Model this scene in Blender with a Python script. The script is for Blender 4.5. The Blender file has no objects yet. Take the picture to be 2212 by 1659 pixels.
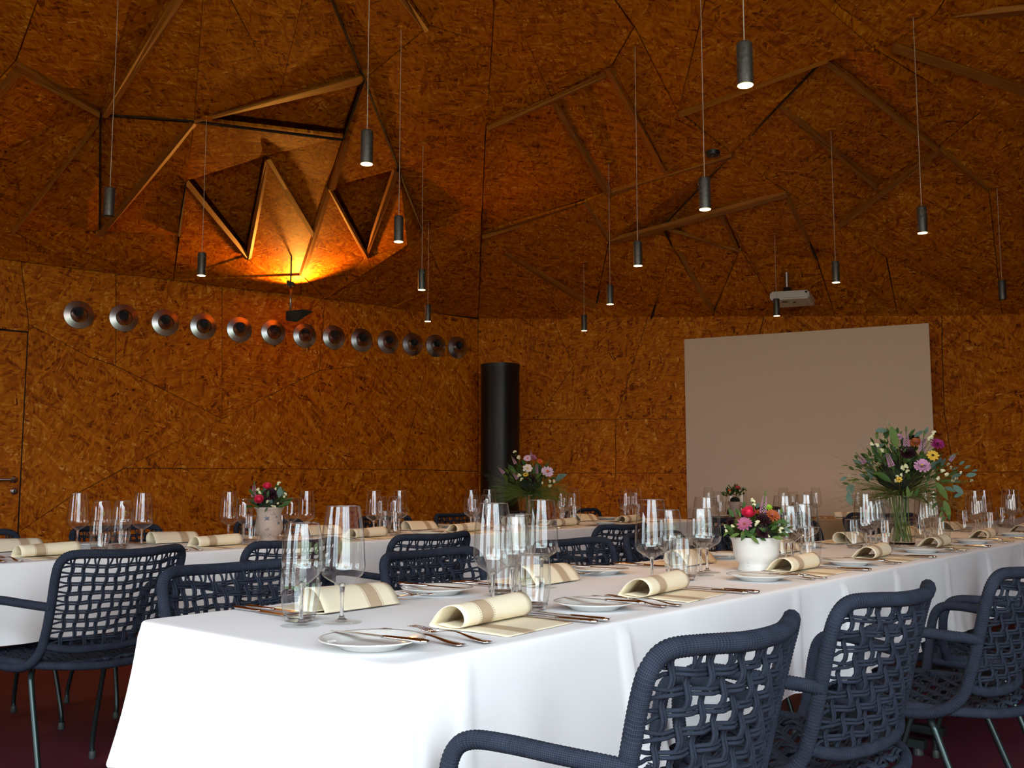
import bpy, bmesh, math, random
from mathutils import Vector, Matrix
from math import pi, sin, cos, radians as R
random.seed(7)
V = Vector
S = bpy.context.scene
COL = S.collection
# ---------------------------------------------------------------- camera
FPX = 2080.0
PITCH = math.atan(210.5/FPX)
H = 1.03
cd = bpy.data.cameras.new('camera'); cam = bpy.data.objects.new('camera', cd); COL.objects.link(cam)
cd.sensor_width = 36.0; cd.lens = 36.0*FPX/2212.0; cd.clip_start = .05; cd.clip_end = 200
cam.location = (0, 0, H); cam.rotation_euler = (pi/2+PITCH, 0, 0)
cd.dof.use_dof = False
S.camera = cam
# ---------------------------------------------------------------- colour, world and daylight
S.view_settings.view_transform = 'Standard'; S.view_settings.look = 'None'
S.view_settings.gamma = 1; S.view_settings.use_curve_mapping = False
S.view_settings.exposure = 0.0
cy = S.cycles
cy.use_denoising = True; cy.caustics_reflective = False; cy.caustics_refractive = False
cy.max_bounces = 6; cy.diffuse_bounces = 3; cy.glossy_bounces = 3; cy.transmission_bounces = 6; cy.transparent_max_bounces = 20
cy.use_adaptive_sampling = True; cy.adaptive_threshold = .05; cy.adaptive_min_samples = 12
cy.sample_clamp_indirect = 4
W = bpy.data.worlds.new('world'); S.world = W; W.use_nodes = True
nt = W.node_tree; bg = nt.nodes['Background']
SKY = 11.7
tc = nt.nodes.new('ShaderNodeTexCoord'); sx = nt.nodes.new('ShaderNodeSeparateXYZ'); rp = nt.nodes.new('ShaderNodeValToRGB')
nt.links.new(tc.outputs['Generated'], sx.inputs[0]); nt.links.new(sx.outputs['Z'], rp.inputs[0]); nt.links.new(rp.outputs[0], bg.inputs['Color'])
rp.color_ramp.elements[0].color = (.80, .86, .95, 1); rp.color_ramp.elements[0].position = 0
rp.color_ramp.elements[1].color = (.86, .92, 1, 1); rp.color_ramp.elements[1].position = .8
# overcast sky: three times brighter at the zenith than at the horizon
mr = nt.nodes.new('ShaderNodeMapRange'); nt.links.new(sx.outputs['Z'], mr.inputs[0])
mr.inputs[1].default_value = 0; mr.inputs[2].default_value = 1; mr.inputs[3].default_value = SKY*.5; mr.inputs[4].default_value = SKY*1.6; nt.links.new(mr.outputs[0], bg.inputs['Strength'])
def portal(x0, y0, x1, y1, z0, z1, inward):
    l = bpy.data.lights.new('window_daylight', 'AREA'); l.shape = 'RECTANGLE'
    l.size = math.hypot(x1-x0, y1-y0); l.size_y = z1-z0
    l.cycles.is_portal = True
    o = bpy.data.objects.new('window_daylight', l); COL.objects.link(o)
    ax = V((x1-x0, y1-y0, 0)).normalized(); n = V((inward[0], inward[1], 0)).normalized(); up = V((0, 0, 1))
    zc = -n; xx = up.cross(zc)
    o.matrix_world = Matrix.Translation(((x0+x1)/2, (y0+y1)/2, (z0+z1)/2)) @ Matrix((xx, up, zc)).transposed().to_4x4()
FRONT_Y = -1.5
WX0, WX1, WZ = -3.4, 3.4, 3.5
portal(WX0, FRONT_Y, WX1, FRONT_Y, .1, WZ, (0, 1))
portal(-5.3, -1.2, -5.3, 1.6, .1, 2.3, (1, 0))

# ---------------------------------------------------------------- pixel rays (2212 x 1659 frame)
_c, _s = cos(PITCH), sin(PITCH)
def ray(u, v):
    a = (u-1106)/FPX; t = (829.5-v)/FPX
    return V((a, _c-t*_s, _s+t*_c))
def atz(u, v, z):
    d = ray(u, v); return V((0, 0, H)) + d*((z-H)/d.z)
def aty(u, v, y):
    d = ray(u, v); return V((0, 0, H)) + d*(y/d.y)
def onpl(u, v, p, n):
    d = ray(u, v); o = V((0, 0, H)); return o + d*((V(p)-o).dot(V(n))/d.dot(V(n)))

# ---------------------------------------------------------------- materials
def mat(name, col=(.8, .8, .8), rough=.6, metal=0, spec=.5, trans=0, ior=1.45, em=None, ems=0, sheen=0, sss=0):
    m = bpy.data.materials.new(name); m.use_nodes = True; b = m.node_tree.nodes['Principled BSDF']
    b.inputs['Base Color'].default_value = (*col, 1); b.inputs['Roughness'].default_value = rough
    b.inputs['Metallic'].default_value = metal; b.inputs['Specular IOR Level'].default_value = spec
    b.inputs['Transmission Weight'].default_value = trans; b.inputs['IOR'].default_value = ior
    b.inputs['Sheen Weight'].default_value = sheen
    if em: b.inputs['Emission Color'].default_value = (*em, 1); b.inputs['Emission Strength'].default_value = ems
    return m
class NB:
    def __init__(s, m): s.t = m.node_tree; s.b = s.t.nodes['Principled BSDF']
    def n(s, typ, **k):
        o = s.t.nodes.new(typ)
        for a, b in k.items(): setattr(o, a, b)
        return o
    def l(s, a, b): s.t.links.new(a, b)
    def math(s, op, a, b=None, clamp=False):
        o = s.n('ShaderNodeMath', operation=op, use_clamp=clamp)
        for i, q in enumerate((a, b)):
            if q is None: continue
            if isinstance(q, (int, float)): o.inputs[i].default_value = q
            else: s.l(q, o.inputs[i])
        return o.outputs[0]
    def ramp(s, fac, stops, interp='LINEAR'):
        o = s.n('ShaderNodeValToRGB'); o.color_ramp.interpolation = interp
        e = o.color_ramp.elements
        while len(e) < len(stops): e.new(.5)
        for i, (p, c) in enumerate(stops):
            e[i].position = p; e[i].color = (*c, 1)
        s.l(fac, o.inputs[0]); return o.outputs[0]
    def bump(s, h, strength=.3, dist=.002):
        o = s.n('ShaderNodeBump'); o.inputs['Strength'].default_value = strength; o.inputs['Distance'].default_value = dist
        s.l(h, o.inputs['Height']); s.l(o.outputs[0], s.b.inputs['Normal'])
def noise(nb, vec, scale, detail=2, rough=.5):
    o = nb.n('ShaderNodeTexNoise'); o.inputs['Scale'].default_value = scale; o.inputs['Detail'].default_value = detail
    o.inputs['Roughness'].default_value = rough
    if vec is not None: nb.l(vec, o.inputs['Vector'])
    return o
def make_osb(name, bright=1.0, size=1.0, angs=(8, 62, 118, 155, 88)):
    m = mat(name, rough=.6, spec=.12); nb = NB(m)
    uv = nb.n('ShaderNodeUVMap').outputs[0]; oi = nb.n('ShaderNodeObjectInfo')
    sh = nb.n('ShaderNodeVectorMath', operation='MULTIPLY_ADD'); nb.l(oi.outputs['Random'], sh.inputs[0]); sh.inputs[1].default_value = (17.3, 9.1, 0); nb.l(uv, sh.inputs[2])
    wn = noise(nb, sh.outputs[0], 6, 2); wd = nb.n('ShaderNodeVectorMath', operation='MULTIPLY_ADD')
    nb.l(wn.outputs['Color'], wd.inputs[0]); wd.inputs[1].default_value = (.035, .035, 0); nb.l(sh.outputs[0], wd.inputs[2])
    v = None
    for i, a in enumerate(angs):
        mp = nb.n('ShaderNodeMapping', vector_type='POINT'); mp.inputs['Rotation'].default_value = (0, 0, R(a)); mp.inputs['Location'].default_value = (i*3.7, i*1.9, 0)
        k = (1, .72, 1.35, .85, 1.7)[i]/size
        mp2 = nb.n('ShaderNodeMapping'); mp2.inputs['Scale'].default_value = (11*k, 62*k, 1)
        nb.l(wd.outputs[0], mp.inputs[0]); nb.l(mp.outputs[0], mp2.inputs[0])
        vo = nb.n('ShaderNodeTexVoronoi', voronoi_dimensions='2D'); vo.inputs['Scale'].default_value = 1
        nb.l(mp2.outputs[0], vo.inputs['Vector'])
        sp = nb.n('ShaderNodeSeparateColor'); nb.l(vo.outputs['Color'], sp.inputs[0])
        if v is None: v = sp.outputs[0]
        else:
            f = nb.math('MULTIPLY', nb.math('GREATER_THAN', sp.outputs[1], (.5, .5, .62, .62, .7)[i]), (.8, .8, .75, .75, .7)[i])
            mx = nb.n('ShaderNodeMix'); nb.l(f, mx.inputs[0]); nb.l(v, mx.inputs[2]); nb.l(sp.outputs[0], mx.inputs[3]); v = mx.outputs[0]
    fn = noise(nb, sh.outputs[0], 120, 3, .7)
    v2 = nb.math('ADD', v, nb.math('MULTIPLY', nb.math('SUBTRACT', fn.outputs[0], .5), .55))
    big = noise(nb, sh.outputs[0], 1.2, 2); v2 = nb.math('ADD', v2, nb.math('MULTIPLY', nb.math('SUBTRACT', big.outputs[0], .5), .3))
    B = bright
    c = nb.ramp(v2, [(0, (.14*B, .022*B, .001)), (.14, (.32*B, .068*B, .0012*B)), (.42, (.49*B, .125*B, .002*B)), (.75, (.60*B, .175*B, .003*B)), (.93, (.70*B, .25*B, .012*B)), (1, (.82*B, .40*B, .08*B))])
    nb.l(c, nb.b.inputs['Base Color'])
    return m
M = {}
M['osb'] = make_osb('osb_board')
M['osb_dark'] = make_osb('osb_board_rear', .92, 1.1, (20, 75, 130, 165, 100))
m = mat('board_edge', (.55, .22, .04), .6); nb = NB(m); g = nb.n('ShaderNodeTexCoord'); uvn = nb.n('ShaderNodeUVMap')
mp = nb.n('ShaderNodeMapping'); mp.inputs['Scale'].default_value = (3, 260, 1); nb.l(uvn.outputs[0], mp.inputs[0]); n1 = noise(nb, mp.outputs[0], 1, 3)
nb.l(nb.ramp(n1.outputs[0], [(.25, (.24, .066, .005)), (.5, (.36, .115, .010)), (.75, (.50, .19, .022))]), nb.b.inputs['Base Color']); M['edge'] = m
M['gap'] = mat('dark_joint', (.03, .012, .004), .9)
# cloth
m = mat('white_cloth', (.87, .87, .89), .9, spec=.15, sheen=.1); nb = NB(m); g = nb.n('ShaderNodeTexCoord')
n1 = noise(nb, g.outputs['Object'], 5, 2); n2 = noise(nb, g.outputs['Object'], 900, 1)
nb.bump(nb.math('ADD', nb.math('MULTIPLY', n1.outputs[0], 1.0), nb.math('MULTIPLY', n2.outputs[0], .04)), .35, .012); M['cloth'] = m
M['dim_lit_cloth'] = mat('dim_lit_cloth', (.42, .27, .15), .9, spec=.1)  # dim warm light at the far table is put into the beige colour
# rope
def rope(name, col, pitch):
    m = mat(name, col, .8, spec=.12); nb = NB(m); uvn = nb.n('ShaderNodeUVMap')
    mp = nb.n('ShaderNodeMapping'); mp.inputs['Scale'].default_value = (1/pitch, 1/pitch, 1); mp.inputs['Rotation'].default_value = (0, 0, R(45))
    nb.l(uvn.outputs[0], mp.inputs[0])
    ck = nb.n('ShaderNodeTexChecker'); ck.inputs['Scale'].default_value = 1; nb.l(mp.outputs[0], ck.inputs[0])
    n1 = noise(nb, uvn.outputs[0], 30, 2)
    c = nb.ramp(nb.math('ADD', nb.math('MULTIPLY', ck.outputs['Fac'], .45), nb.math('MULTIPLY', n1.outputs[0], .5)), [(.15, tuple(q*.6 for q in col)), (.8, tuple(q*1.7 for q in col))])
    nb.l(c, nb.b.inputs['Base Color']); nb.bump(ck.outputs['Fac'], .5, .0006); return m
M['rope'] = rope('navy_rope_wrap', (.022, .0275, .043), .0022)
M['cord'] = rope('navy_cord', (.022, .0275, .043), .0018)
m = mat('leg_steel', (.045, .065, .065), .3, metal=.75); M['leg'] = m
M['chrome'] = mat('cutlery_steel', (.72, .70, .68), .14, metal=1)
M['rubber'] = mat('foot_cap', (.05, .06, .06), .5)
# napkin
def napkin_mat():
    m = mat('cream_napkin', (.80, .72, .50), .85, spec=.2); nb = NB(m); uvn = nb.n('ShaderNodeUVMap')
    sp = nb.n('ShaderNodeSeparateXYZ'); nb.l(uvn.outputs[0], sp.inputs[0])
    x = sp.outputs[0]; d = nb.math('ABSOLUTE', nb.math('SUBTRACT', x, .072))
    band = nb.math('LESS_THAN', d, .018)
    st = nb.math('MULTIPLY', nb.math('LESS_THAN', nb.math('ABSOLUTE', nb.math('SUBTRACT', d, .0215)), .0010), nb.math('GREATER_THAN', nb.math('FRACT', nb.math('MULTIPLY', sp.outputs[1], 220)), .4))
    wv = nb.n('ShaderNodeTexChecker'); wv.inputs['Scale'].default_value = 600; nb.l(uvn.outputs[0], wv.inputs[0])
    wv.inputs[1].default_value = (.45, .32, .20, 1); wv.inputs[2].default_value = (.60, .46, .31, 1)
    m1 = nb.n('ShaderNodeMix', data_type='RGBA'); nb.l(band, m1.inputs[0]); m1.inputs[6].default_value = (.90, .80, .60, 1); nb.l(wv.outputs[0], m1.inputs[7])
    m2 = nb.n('ShaderNodeMix', data_type='RGBA'); nb.l(st, m2.inputs[0]); nb.l(m1.outputs[2], m2.inputs[6]); m2.inputs[7].default_value = (.35, .25, .15, 1)
    nb.l(m2.outputs[2], nb.b.inputs['Base Color']); return m
M['napkin'] = napkin_mat()
M['porcelain'] = mat('white_porcelain', (.80, .80, .76), .12, spec=.5)
# thin-walled clear glass: mirror grows towards grazing view
def thin_glass(name, tint=(.97, .985, .98), base=.05, k=.75, graz=(.35, .36, .36)):
    m = bpy.data.materials.new(name); m.use_nodes = True; t = m.node_tree; t.nodes.clear()
    out = t.nodes.new('ShaderNodeOutputMaterial'); mx = t.nodes.new('ShaderNodeMixShader'); tr = t.nodes.new('ShaderNodeBsdfTransparent')
    gl = t.nodes.new('ShaderNodeBsdfGlossy'); gl.inputs['Roughness'].default_value = .015; gl.inputs['Color'].default_value = (1, 1, 1, 1)
    lw = t.nodes.new('ShaderNodeLayerWeight'); lw.inputs['Blend'].default_value = .5
    p = t.nodes.new('ShaderNodeMath'); p.operation = 'POWER'; t.links.new(lw.outputs['Facing'], p.inputs[0]); p.inputs[1].default_value = 3.2
    a = t.nodes.new('ShaderNodeMath'); a.operation = 'MULTIPLY_ADD'; t.links.new(p.outputs[0], a.inputs[0]); a.inputs[1].default_value = k; a.inputs[2].default_value = base
    tc_ = t.nodes.new('ShaderNodeMix'); tc_.data_type = 'RGBA'
    p2 = t.nodes.new('ShaderNodeMath'); p2.operation = 'POWER'; t.links.new(lw.outputs['Facing'], p2.inputs[0]); p2.inputs[1].default_value = 5
    t.links.new(p2.outputs[0], tc_.inputs[0]); tc_.inputs[6].default_value = (*tint, 1); tc_.inputs[7].default_value = (*graz, 1)
    t.links.new(tc_.outputs[2], tr.inputs[0])
    t.links.new(a.outputs[0], mx.inputs[0]); t.links.new(tr.outputs[0], mx.inputs[1]); t.links.new(gl.outputs[0], mx.inputs[2]); t.links.new(mx.outputs[0], out.inputs[0])
    return m
M['thin'] = thin_glass('thin_clear_glass', base=.085)
M['foot'] = thin_glass('thin_foot_glass', (.985, .99, .985), .03, .16, (.93, .94, .94))
M['solid'] = mat('solid_clear_glass', (1, 1, 1), .0, trans=1, ior=1.5)
M['pane'] = thin_glass('window_pane', (.95, .98, .97), .03, .5)
M['lamp_steel'] = mat('raw_steel_tube', (.17, .165, .15), .45, metal=.8); nb = NB(M['lamp_steel']); g = nb.n('ShaderNodeTexCoord'); n1 = noise(nb, g.outputs['Object'], 90, 4)
nb.l(nb.ramp(n1.outputs[0], [(.3, (.10, .096, .086)), (.7, (.17, .163, .145))]), nb.b.inputs['Base Color'])
M['lamp_on'] = mat('lamp_glow', (1, .8, .5), .5, em=(1, .72, .32), ems=14)
M['lamp_off'] = mat('unlit_lamp', (.02, .02, .02), .3)
M['wire'] = mat('lamp_cable', (.55, .42, .33), .6)
M['alu'] = mat('spun_aluminium', (.46, .44, .44), .30, metal=1)
M['black'] = mat('black_void', (.008, .008, .009), .5)
M['blackgloss'] = mat('black_plastic', (.015, .013, .012), .4)
M['speaker'] = mat('dark_speaker', (.035, .028, .02), .6)
M['screen'] = mat('projection_fabric_warm_lit', (.80, .63, .47), .9, spec=.1)  # warm light bounced off the boards is mixed into the white fabric's colour
M['whiteplastic'] = mat('projector_white', (.62, .58, .54), .4)
def speck(name, a, b, scale, p0, p1, rough=.6, c3=None):
    m = mat(name, a, rough); nb = NB(m); g = nb.n('ShaderNodeTexCoord'); n1 = noise(nb, g.outputs['Object'], scale, 4, .65)
    nb.l(nb.ramp(n1.outputs[0], [(p0, a), (p1, b)]), nb.b.inputs['Base Color']); nb.bump(n1.outputs[0], .3, .002); return m
M['carpet'] = speck('burgundy_floor', (.095, .014, .030), (.13, .022, .042), 3, .3, .7, .55)
M['crackle'] = speck('crackled_white_glaze', (.80, .78, .74), (.25, .25, .27), 42, .66, .74)
M['rustic'] = speck('weathered_plaster', (.50, .40, .34), (.20, .17, .16), 26, .60, .68)
M['zinc'] = speck('zinc_metal', (.30, .25, .21), (.16, .13, .11), 20, .3, .7, .45)
M['core_fill'] = mat('dark_green_filler', (.012, .018, .008), .9)
for nme, c in dict(leaf=(.045, .10, .022), leaf2=(.10, .16, .03), euca=(.11, .18, .14), stem=(.09, .15, .02), grass=(.13, .19, .02), pink=(.85, .045, .13), salmon=(.80, .16, .14),
                   dark=(.025, .004, .009), lilac=(.60, .30, .48), paleLilac=(.72, .52, .66), cream=(.82, .78, .50), whitef=(.82, .72, .64), yellow=(.80, .50, .06), mauve=(.42, .12, .22),
                   magenta=(.30, .02, .14), rust=(.40, .10, .03), seed=(.42, .38, .20), lime=(.25, .45, .03), olive=(.16, .14, .035), orange=(.75, .12, .03), birdblue=(.13, .15, .20)).items():
    M[nme] = mat('flower_'+nme.lower(), c, .6, spec=.3)
M['darkmetal'] = mat('table_base_metal', (.03, .042, .042), .4, metal=.6)
M['tabletop'] = mat('tabletop_board', (.5, .45, .4), .6)
M['frame'] = mat('window_frame_dark', (.06, .06, .065), .5)
def brick_mat():
    m = mat('orange_render', (.62, .26, .14), .85); return m
M['brickwall'] = brick_mat()
M['lawn'] = speck('lawn', (.08, .13, .03), (.12, .17, .05), 3, .3, .7, .9)

# ---------------------------------------------------------------- mesh helpers
def catmull(P, n=6, closed=False):
    P = [V(p) for p in P]; out = []; N = len(P)
    rng = N if closed else N-1
    for i in range(rng):
        p1, p2 = P[i], P[(i+1) % N]
        p0 = P[i-1] if (closed or i > 0) else p1*2-p2
        p3 = P[(i+2) % N] if (closed or i+2 < N) else p2*2-p1
        for k in range(n):
            t = k/n
            out.append(.5*((2*p1)+(p2-p0)*t+(2*p0-5*p1+4*p2-p3)*t*t+(3*p1-p0-3*p2+p3)*t**3))
    if not closed: out.append(P[-1])
    return out
def resample(P, step, closed=False):
    Q = P+[P[0]] if closed else P
    L = [0]
    for a, b in zip(Q, Q[1:]): L.append(L[-1]+(b-a).length)
    n = max(2, int(L[-1]/step)); out = []; j = 0
    for i in range(n+(0 if closed else 1)):
        d = L[-1]*i/n
        while j < len(L)-2 and L[j+1] < d: j += 1
        t = (d-L[j])/max(1e-9, L[j+1]-L[j]); out.append(Q[j].lerp(Q[j+1], t))
    return out
class MB:
    def __init__(s): s.v = []; s.f = []; s.uv = []; s.mi = []; s.cur = 0
    def face(s, idx, uv=None):
        s.f.append(tuple(idx)); s.uv.append(uv or [(0, 0)]*len(idx)); s.mi.append(s.cur)
    def add(s, verts): b = len(s.v); s.v += [V(p) for p in verts]; return b
    def box(s, c, d, rz=0, rx=0, ry=0):
        x, y, z = [q/2 for q in d]; m = Matrix.Rotation(rz, 3, 'Z') @ Matrix.Rotation(ry, 3, 'Y') @ Matrix.Rotation(rx, 3, 'X'); c = V(c)
        b = s.add([c + m @ V((i*x, j*y, k*z)) for i in (-1, 1) for j in (-1, 1) for k in (-1, 1)])
        for q in ((0, 1, 3, 2), (4, 6, 7, 5), (0, 4, 5, 1), (2, 3, 7, 6), (0, 2, 6, 4), (1, 5, 7, 3)): s.face([b+i for i in q], [(0, 0), (d[0], 0), (d[0], d[2]), (0, d[2])])
    def tube(s, P, r, n=8, closed=False, rf=None, cap=True, flat=1.0):
        P = [V(p) for p in P]; N = len(P)
        t0 = (P[1]-P[0]).normalized(); up = V((0, 0, 1)) if abs(t0.z) < .9 else V((1, 0, 0))
        nrm = (up - t0*up.dot(t0)).normalized(); rings = []; L = 0; ls = []
        for i, p in enumerate(P):
            if closed: t = (P[(i+1) % N]-P[i-1])
            else: t = (P[min(i+1, N-1)]-P[max(i-1, 0)])
            t = t.normalized() if t.length > 1e-9 else t0
            nrm = nrm - t*nrm.dot(t); nrm = nrm.normalized() if nrm.length > 1e-6 else t.orthogonal().normalized()
            bn = t.cross(nrm); rr = r*(rf(i, L, i/(N-1)) if rf else 1)
            rings.append(s.add([p+(nrm*cos(2*pi*k/n)*flat+bn*sin(2*pi*k/n))*rr for k in range(n)])); ls.append(L)
            if i < N-1: L += (P[i+1]-p).length
        for i in range(N if closed else N-1):
            a, b = rings[i], rings[(i+1) % N]; l0 = ls[i]; l1 = ls[i+1] if i+1 < N else L+(P[0]-P[-1]).length
            for k in range(n):
                k2 = (k+1) % n; c0 = 2*pi*r*k/n; c1 = 2*pi*r*(k+1)/n
                s.face((a+k, a+k2, b+k2, b+k), [(l0, c0), (l0, c1), (l1, c1), (l1, c0)])
        if cap and not closed:
            s.face([rings[0]+k for k in range(n)][::-1]); s.face([rings[-1]+k for k in range(n)])
    def lathe(s, prof, n=24, c=(0, 0, 0), cap0=False, cap1=False, ax=None):
        c = V(c); q = ax.to_track_quat('Z', 'Y').to_matrix() if ax else Matrix.Identity(3); rg = []
        for r, z in prof: rg.append(s.add([c+q @ V((r*cos(2*pi*k/n), r*sin(2*pi*k/n), z)) for k in range(n)]))
        for i in range(len(prof)-1):
            for k in range(n):
                k2 = (k+1) % n
                s.face((rg[i]+k, rg[i]+k2, rg[i+1]+k2, rg[i+1]+k), [(k/n, prof[i][1]), ((k+1)/n, prof[i][1]), ((k+1)/n, prof[i+1][1]), (k/n, prof[i+1][1])])
        if cap0: s.face([rg[0]+k for k in range(n)][::-1])
        if cap1: s.face([rg[-1]+k for k in range(n)])
    def ball(s, c, r, n=8, sz=1.0):
        s.lathe([(max(1e-4, r*sin(pi*i/(n//2))), -r*sz*cos(pi*i/(n//2))) for i in range(n//2+1)], n, c)
    def prism(s, poly, n, th, uvm=None, rot=0):
        """flat polygon (3-D points) thickened by th along n, with metre UVs"""
        n = V(n).normalized(); P = [V(p) for p in poly]; c = sum(P, V())/len(P)
        a = V((0, 0, 1)).cross(n); a = a.normalized() if a.length > .2 else V((1, 0, 0)); b = n.cross(a)
        ca, sa = cos(rot), sin(rot)
        def u(p):
            d = p; x, y = d.dot(a), d.dot(b); return (x*ca-y*sa, x*sa+y*ca)
        k = len(P); i0 = s.add(P); i1 = s.add([p+n*th for p in P])
        s.face(range(i0, i0+k), [u(p) for p in P]); s.face([i1+j for j in range(k)][::-1], [u(p) for p in P][::-1])
        for j in range(k):
            j2 = (j+1) % k; s.face((i0+j, i1+j, i1+j2, i0+j2), [u(P[j]), u(P[j]), u(P[j2]), u(P[j2])])
    def mesh(s, name, mats, smooth=False, fixn=True):
        me = bpy.data.meshes.new(name); me.from_pydata([tuple(p) for p in s.v], [], s.f)
        ul = me.uv_layers.new(name='UVMap'); fl = []
        for q in s.uv:
            for a in q: fl += [a[0], a[1]]
        ul.data.foreach_set('uv', fl)
        for m_ in (mats if isinstance(mats, (list, tuple)) else [mats]): me.materials.append(m_ if not isinstance(m_, str) else M[m_])
        if len(me.materials) > 1: me.polygons.foreach_set('material_index', s.mi)
        if fixn:
            bm = bmesh.new(); bm.from_mesh(me); bmesh.ops.recalc_face_normals(bm, faces=bm.faces); bm.to_mesh(me); bm.free()
        if smooth:
            me.polygons.foreach_set('use_smooth', [True]*len(me.polygons))
            if smooth != 'all':
                try: me.set_sharp_from_angle(angle=R(40))
                except Exception: pass
        me.update(); return me
    def build(s, name, mats, parent=None, smooth=False, loc=None, fixn=True):
        return link(name, s.mesh(name, mats, smooth, fixn), parent, loc)
def link(name, me, parent=None, loc=None, rot=None, sc=None):
    o = bpy.data.objects.new(name, me); COL.objects.link(o)
    if parent: o.parent = parent
    if loc is not None: o.location = loc
    if rot is not None: o.rotation_euler = rot
    if sc is not None: o.scale = sc if isinstance(sc, (tuple, list)) else (sc, sc, sc)
    return o
def thing(name, label, cat, loc=(0, 0, 0), rz=0, group=None):
    o = bpy.data.objects.new(name, None); COL.objects.link(o); o.empty_display_size = .05
    o.location = loc; o.rotation_euler = (0, 0, rz); return tag(o, label, cat, group)
def tag(o, label=None, cat=None, group=None, kind=None):
    if label: o['label'] = label
    if cat: o['category'] = cat
    if group: o['group'] = group
    if kind: o['kind'] = kind
    return o
KIDS = {}
def copy_tree(o, parent=None):
    c = o.copy(); COL.objects.link(c)
    if parent: c.parent = parent
    for ch in o.children: copy_tree(ch, c)
    return c
def struct(o): o['kind'] = 'structure'; return o
USED = set()
def inst(proto, loc, rz, label, cat, group=None):
    """first call moves the prototype itself, later calls copy it with its parts"""
    if proto.name in USED:
        o = copy_tree(proto)
    else:
        USED.add(proto.name); o = proto
    o.location = loc; o.rotation_euler = (0, 0, rz); tag(o, label, cat, group); return o
ORD = ['first', 'second', 'third', 'fourth', 'fifth', 'sixth', 'seventh', 'eighth', 'ninth', 'tenth', 'eleventh', 'twelfth', 'thirteenth', 'fourteenth', 'fifteenth', 'sixteenth']

# ---------------------------------------------------------------- plan of the room
K = V((-.32, 9.33, 0)); DL = V((.81, .585, 0)).normalized(); DBk = V((.967, -.255, 0)).normalized()
NL = V((DL.y, -DL.x, 0)); NB_ = V((-DBk.y, DBk.x, 0))*-1      # both point into the room
def d_left(p): return (V((p[0], p[1], 0))-K).dot(NL)
def d_back(p): return (V((p[0], p[1], 0))-K).dot(NB_)
def hceil(x, y):
    d = max(0, min(d_left((x, y)), d_back((x, y))))
    return 2.6 + .9*(1-math.exp(-d/2.2)) + .03*d
def onceil(u, v):
    d = ray(u, v); lo, hi = 1.5, 14.0
    g = lambda k: max(H+d.z*k-hceil(d.x*k, d.y*k), .012-d_left(d*k), .012-d_back(d*k))
    for k in [1.5+.05*i for i in range(260)]:
        if g(k) > 0: hi = k; break
        lo = k
    for _ in range(30):
        mid = (lo+hi)/2
        if g(mid) > 0: hi = mid
        else: lo = mid
    return V((0, 0, H))+d*hi
# ================================================================= ROOM
LW0 = K - DL*7.2                     # far (left) end of the left wall
RB = K + DBk*9.6                     # right end of the back wall
b = MB(); b.prism([(-14, -16, 0), (14, -16, 0), (14, 12, 0), (-14, 12, 0)], (0, 0, -1), .1); struct(b.build('ground', 'lawn')).location.z = -.12
b = MB(); fl = [(-5.6, FRONT_Y-.2, 0), (9.4, FRONT_Y-.2, 0), (RB.x+.3, RB.y+.2, 0), (K.x, K.y+.2, 0), (LW0.x-.3, LW0.y+.1, 0)]
b.prism(fl, (0, 0, -1), .1); struct(b.build('floor', 'carpet'))
def wall(name, p0, p1, z0, z1, n, th=.12, m='osb'):
    b = MB(); p0 = V(p0); p1 = V(p1)
    b.prism([(p0.x, p0.y, z0), (p1.x, p1.y, z0), (p1.x, p1.y, z1), (p0.x, p0.y, z1)], -V(n), th); return struct(b.build(name, m))
wl = wall('wall_left', LW0, K, 0, 3.1, NL, m='gap')
wb = wall('wall_back', K, RB, 0, 3.1, NB_, m='gap')
wall('wall_right', RB, (9.2, FRONT_Y, 0), 0, 4.4, (-1, 0, 0))
# window wall behind the camera and to its left: openings with frames and panes
def window_wall(nm, p0, p1, n, ztop, wn, zt):
    p0 = V(p0); p1 = V(p1); d = (p1-p0); L = d.length; d.normalize(); rz = math.atan2(d.y, d.x)
    c = (p0+p1)/2
    b = MB(); b.box((c.x, c.y, (zt+ztop)/2), (L, .14, ztop-zt), rz); b.box((c.x, c.y, .05), (L, .14, .1), rz); struct(b.build(nm, 'osb'))
    k = max(2, int(L/1.05)); b = MB(); g = MB()
    for i in range(k+1):
        q = p0+d*(L*i/k); b.box((q.x, q.y, zt/2+.05), (.06, .09, zt-.1), rz)
    b.box((c.x, c.y, zt-.03), (L, .09, .06), rz); b.box((c.x, c.y, .13), (L, .09, .06), rz)
    f = struct(b.build(wn, 'frame'))
    for i in range(k):
        g = MB(); q = p0+d*(L*(i+.5)/k); g.prism([q-d*(L/k/2-.03)+V((0, 0, .16)), q+d*(L/k/2-.03)+V((0, 0, .16)), q+d*(L/k/2-.03)+V((0, 0, zt-.06)), q-d*(L/k/2-.03)+V((0, 0, zt-.06))], n, .004)
        g.build('pane', 'pane', f)
window_wall('wall_front', (WX0, FRONT_Y, 0), (WX1, FRONT_Y, 0), (0, 1, 0), 4.4, 'window_1', WZ)
window_wall('wall_side', (-5.3, -1.2, 0), (-5.3, 1.6, 0), (1, 0, 0), 3.6, 'window_2', 2.3)
wall('wall_front_right', (WX1, FRONT_Y, 0), (9.4, FRONT_Y, 0), 0, 4.4, (0, 1, 0))
wall('wall_front_corner', (-5.4, FRONT_Y, 0), (WX0, FRONT_Y, 0), 0, 4.0, (0, 1, 0))
wall('wall_side_corner', (-5.3, FRONT_Y, 0), (-5.3, -1.2, 0), 0, 4.0, (1, 0, 0))
wall('wall_side_rear', (-5.3, 1.6, 0), (-5.3, LW0.y+.2, 0), 0, 3.4, (1, 0, 0))
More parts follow.
